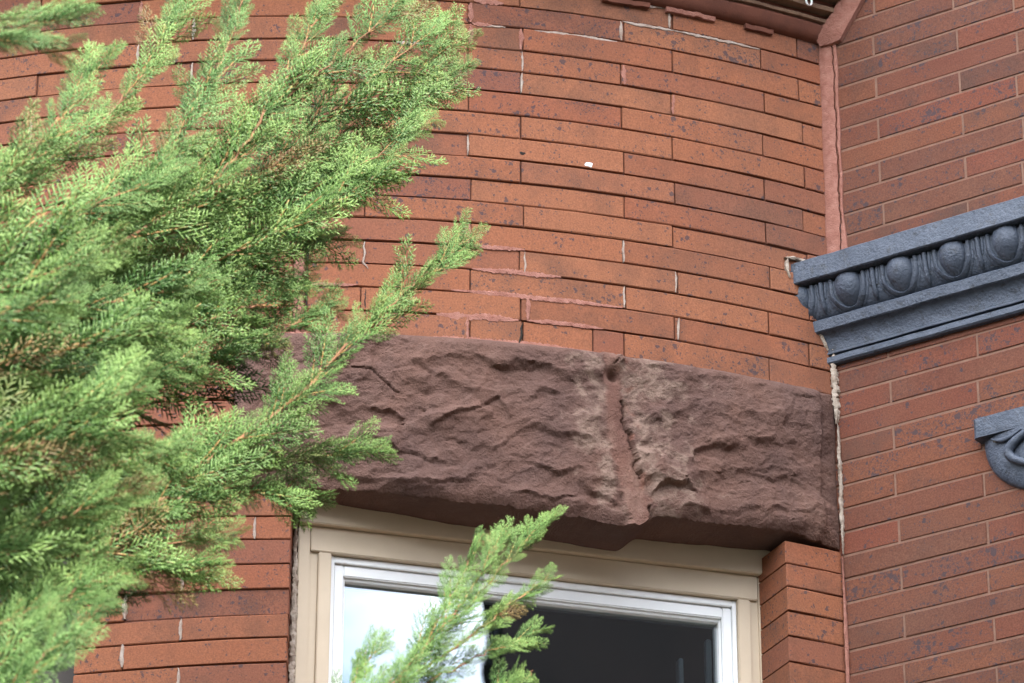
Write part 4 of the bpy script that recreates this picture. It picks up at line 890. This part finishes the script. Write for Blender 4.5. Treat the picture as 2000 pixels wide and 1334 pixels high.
def branch(pts, step=0.043, size=(0.148, 0.092), r0=0.0036, start=0.0, per=2, spread=0.55, amax=32, inner=0.0):
    P = spline(pts, 36); seg = [np.linalg.norm(b - a) for a, b in zip(P[:-1], P[1:])]; cum = np.concatenate([[0], np.cumsum(seg)]); Ltot = cum[-1]
    tone = 1.0 if inner else rngT.rand(); j = rngT.uniform(-0.003, 0.003, (len(P), 3)); P = [p + q for p, q in zip(P, j)]
    # limb back to the trunk
    root = np.array([-1.75, 4.6, P[0][2] - 0.35 - 0.3 * abs(P[0][0] + 1.75)]); lead = [root + (P[0] - root) * t + np.array([0, 0, -0.08 * math.sin(math.pi * t)]) for t in (0, 0.25, 0.5, 0.75)]
    full = lead + P; rad = [r0 * 2.2, r0 * 1.9, r0 * 1.6, r0 * 1.3] + [r0 * (1 - 0.85 * c / Ltot) for c in cum]
    me = tube_mesh('branch', full, rad); me.materials.append(M_BARK); bo = bpy.data.objects.new('branch', me); COL.objects.link(bo); bo.parent = tree; bo.matrix_parent_inverse = TI
    AV, AF, AC = [], [], []; off = 0; d = start * Ltot; sgn = 1
    Pn = np.array(P)
    def put(p, T, S, W, psi, ang, Ls):
        nonlocal off
        side_ = math.cos(psi) * S + math.sin(psi) * W; ax = math.cos(ang) * T + math.sin(ang) * side_; ax /= np.linalg.norm(ax)
        nr = -VIEW + rngT.uniform(-0.55, 0.55, 3); nr -= ax * (nr @ ax); nr /= np.linalg.norm(nr); yy = np.cross(nr, ax)
        V, Fc, C = TPL[rngT.randint(len(TPL))]; M = np.stack([ax, yy * rngT.choice((-1, 1)) * rngT.uniform(0.8, 1.1), nr]) * Ls
        AV.append(V @ M + p); AF.append(Fc + off); c = C.copy(); c[:, 1] = 0.96 + 0.04 * rngT.rand() if rngT.rand() < 0.03 else min(0.94, 0.45 * rngT.rand() + 0.5 * tone); c[:, 0] = np.clip(c[:, 0] * (1 - 0.6 * inner) + rngT.uniform(-0.12, 0.12) - 0.15 * inner, 0, 1); AC.append(c); off += len(V)  # inner darkens the leaf colour as painted shade
    while d < Ltot:
        t = d / Ltot; p = np.array([np.interp(d, cum, Pn[:, a]) for a in range(3)]); p2 = np.array([np.interp(min(d + 0.02, Ltot), cum, Pn[:, a]) for a in range(3)]); p1 = np.array([np.interp(min(d + 0.02, Ltot) - 0.03, cum, Pn[:, a]) for a in range(3)])
        T = (p2 - p1) / np.linalg.norm(p2 - p1); S = np.cross(T, VIEW); S /= np.linalg.norm(S); W = np.cross(S, T)
        for q in range(per):
            psi = (0 if sgn > 0 else math.pi) + rngT.normal(0, spread); sgn = -sgn
            put(p, T, S, W, psi, R_(rngT.uniform(6, amax)), min((size[0] + (size[1] - size[0]) * t) * rngT.choice((0.65, 0.8, 0.95, 1.1, 1.3)), Ltot - d + 0.025))
        d += step * rngT.uniform(0.8, 1.2)
    T = P[-1] - P[-3]; T /= np.linalg.norm(T); S = np.cross(T, VIEW); S /= np.linalg.norm(S); W = np.cross(S, T)
    for back in (0.0, 0.025, 0.05): put(np.array([np.interp(Ltot - 0.08 - back, cum, Pn[:, a]) for a in range(3)]), T, S, W, rngT.uniform(0, 6), R_(4 + 100 * back), 0.078)
    V = np.concatenate(AV); Fc = np.concatenate(AF); C = np.concatenate(AC)
    me = npmesh('foliage', V, Fc); ca = me.color_attributes.new('col', 'FLOAT_COLOR', 'POINT'); ca.data.foreach_set('color', np.concatenate([C, np.ones((len(C), 1))], 1).astype(np.float32).ravel())
    me.materials.append(M_LEAF); fo = bpy.data.objects.new('foliage', me); COL.objects.link(fo); fo.parent = bo; tag(fo, kind='stuff')
    return len(Fc)
NTRI = 0
for key, pts in BR:
    if key[0] == 'B': NTRI += branch(pts, 0.036, (0.075, 0.052), 0.0024, 0.25 if key in ('B1', 'B3', 'B8', 'B7') else 0.0, 2, 0.6, 20)
    elif key == 'M3': NTRI += branch(pts, 0.024, (0.135, 0.075), 0.005, 0.1)
    elif key in ('U12', 'U12b'): NTRI += branch(pts, 0.03, (0.10, 0.06))
    elif key in ('U8', 'U9', 'M1', 'M4', 'M5', 'M7', 'M8'): NTRI += branch(pts, 0.034, (0.12, 0.08))
    elif key in ('U1', 'U10', 'U13', 'U14', 'L4', 'L6'): NTRI += branch(pts, 0.036, (0.12, 0.08))
    else: NTRI += branch(pts)
# extra branches behind, coloured dark to paint shaded pockets inside the crown
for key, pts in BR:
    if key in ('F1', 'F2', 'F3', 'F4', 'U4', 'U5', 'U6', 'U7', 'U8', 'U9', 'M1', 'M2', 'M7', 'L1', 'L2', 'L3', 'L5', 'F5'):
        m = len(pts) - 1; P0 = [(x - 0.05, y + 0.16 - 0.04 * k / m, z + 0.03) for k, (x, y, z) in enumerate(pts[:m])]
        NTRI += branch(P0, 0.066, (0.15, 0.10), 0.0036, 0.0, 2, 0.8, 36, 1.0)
# a few more limbs round the trunk, outside the picture
for k in range(8):
    a = R_(130 + 14 * k); z = 2.6 + 0.35 * k; e = np.array([math.cos(a), math.sin(a) * 0.7, 0.45]) * 0.9; o_ = np.array([-1.75, 4.6, z])
    NTRI += branch([tuple(o_ + e * t + np.array([0, 0, 0.1 * t * t])) for t in (0.1, 0.4, 0.7, 1.0)], 0.12, (0.24, 0.14), 0.008)
print('foliage triangles', NTRI)
tr = tube_mesh('trunk', [(-1.75, 4.6, -0.05), (-1.76, 4.62, 0.4), (-1.74, 4.6, 1.5), (-1.75, 4.59, 3.0), (-1.76, 4.61, 4.5), (-1.75, 4.6, 6.0)], [0.15, 0.12, 0.10, 0.08, 0.05, 0.012], 14)
tr.materials.append(M_TRUNK); o = bpy.data.objects.new('trunk', tr); COL.objects.link(o); o.parent = tree; o.matrix_parent_inverse = TI
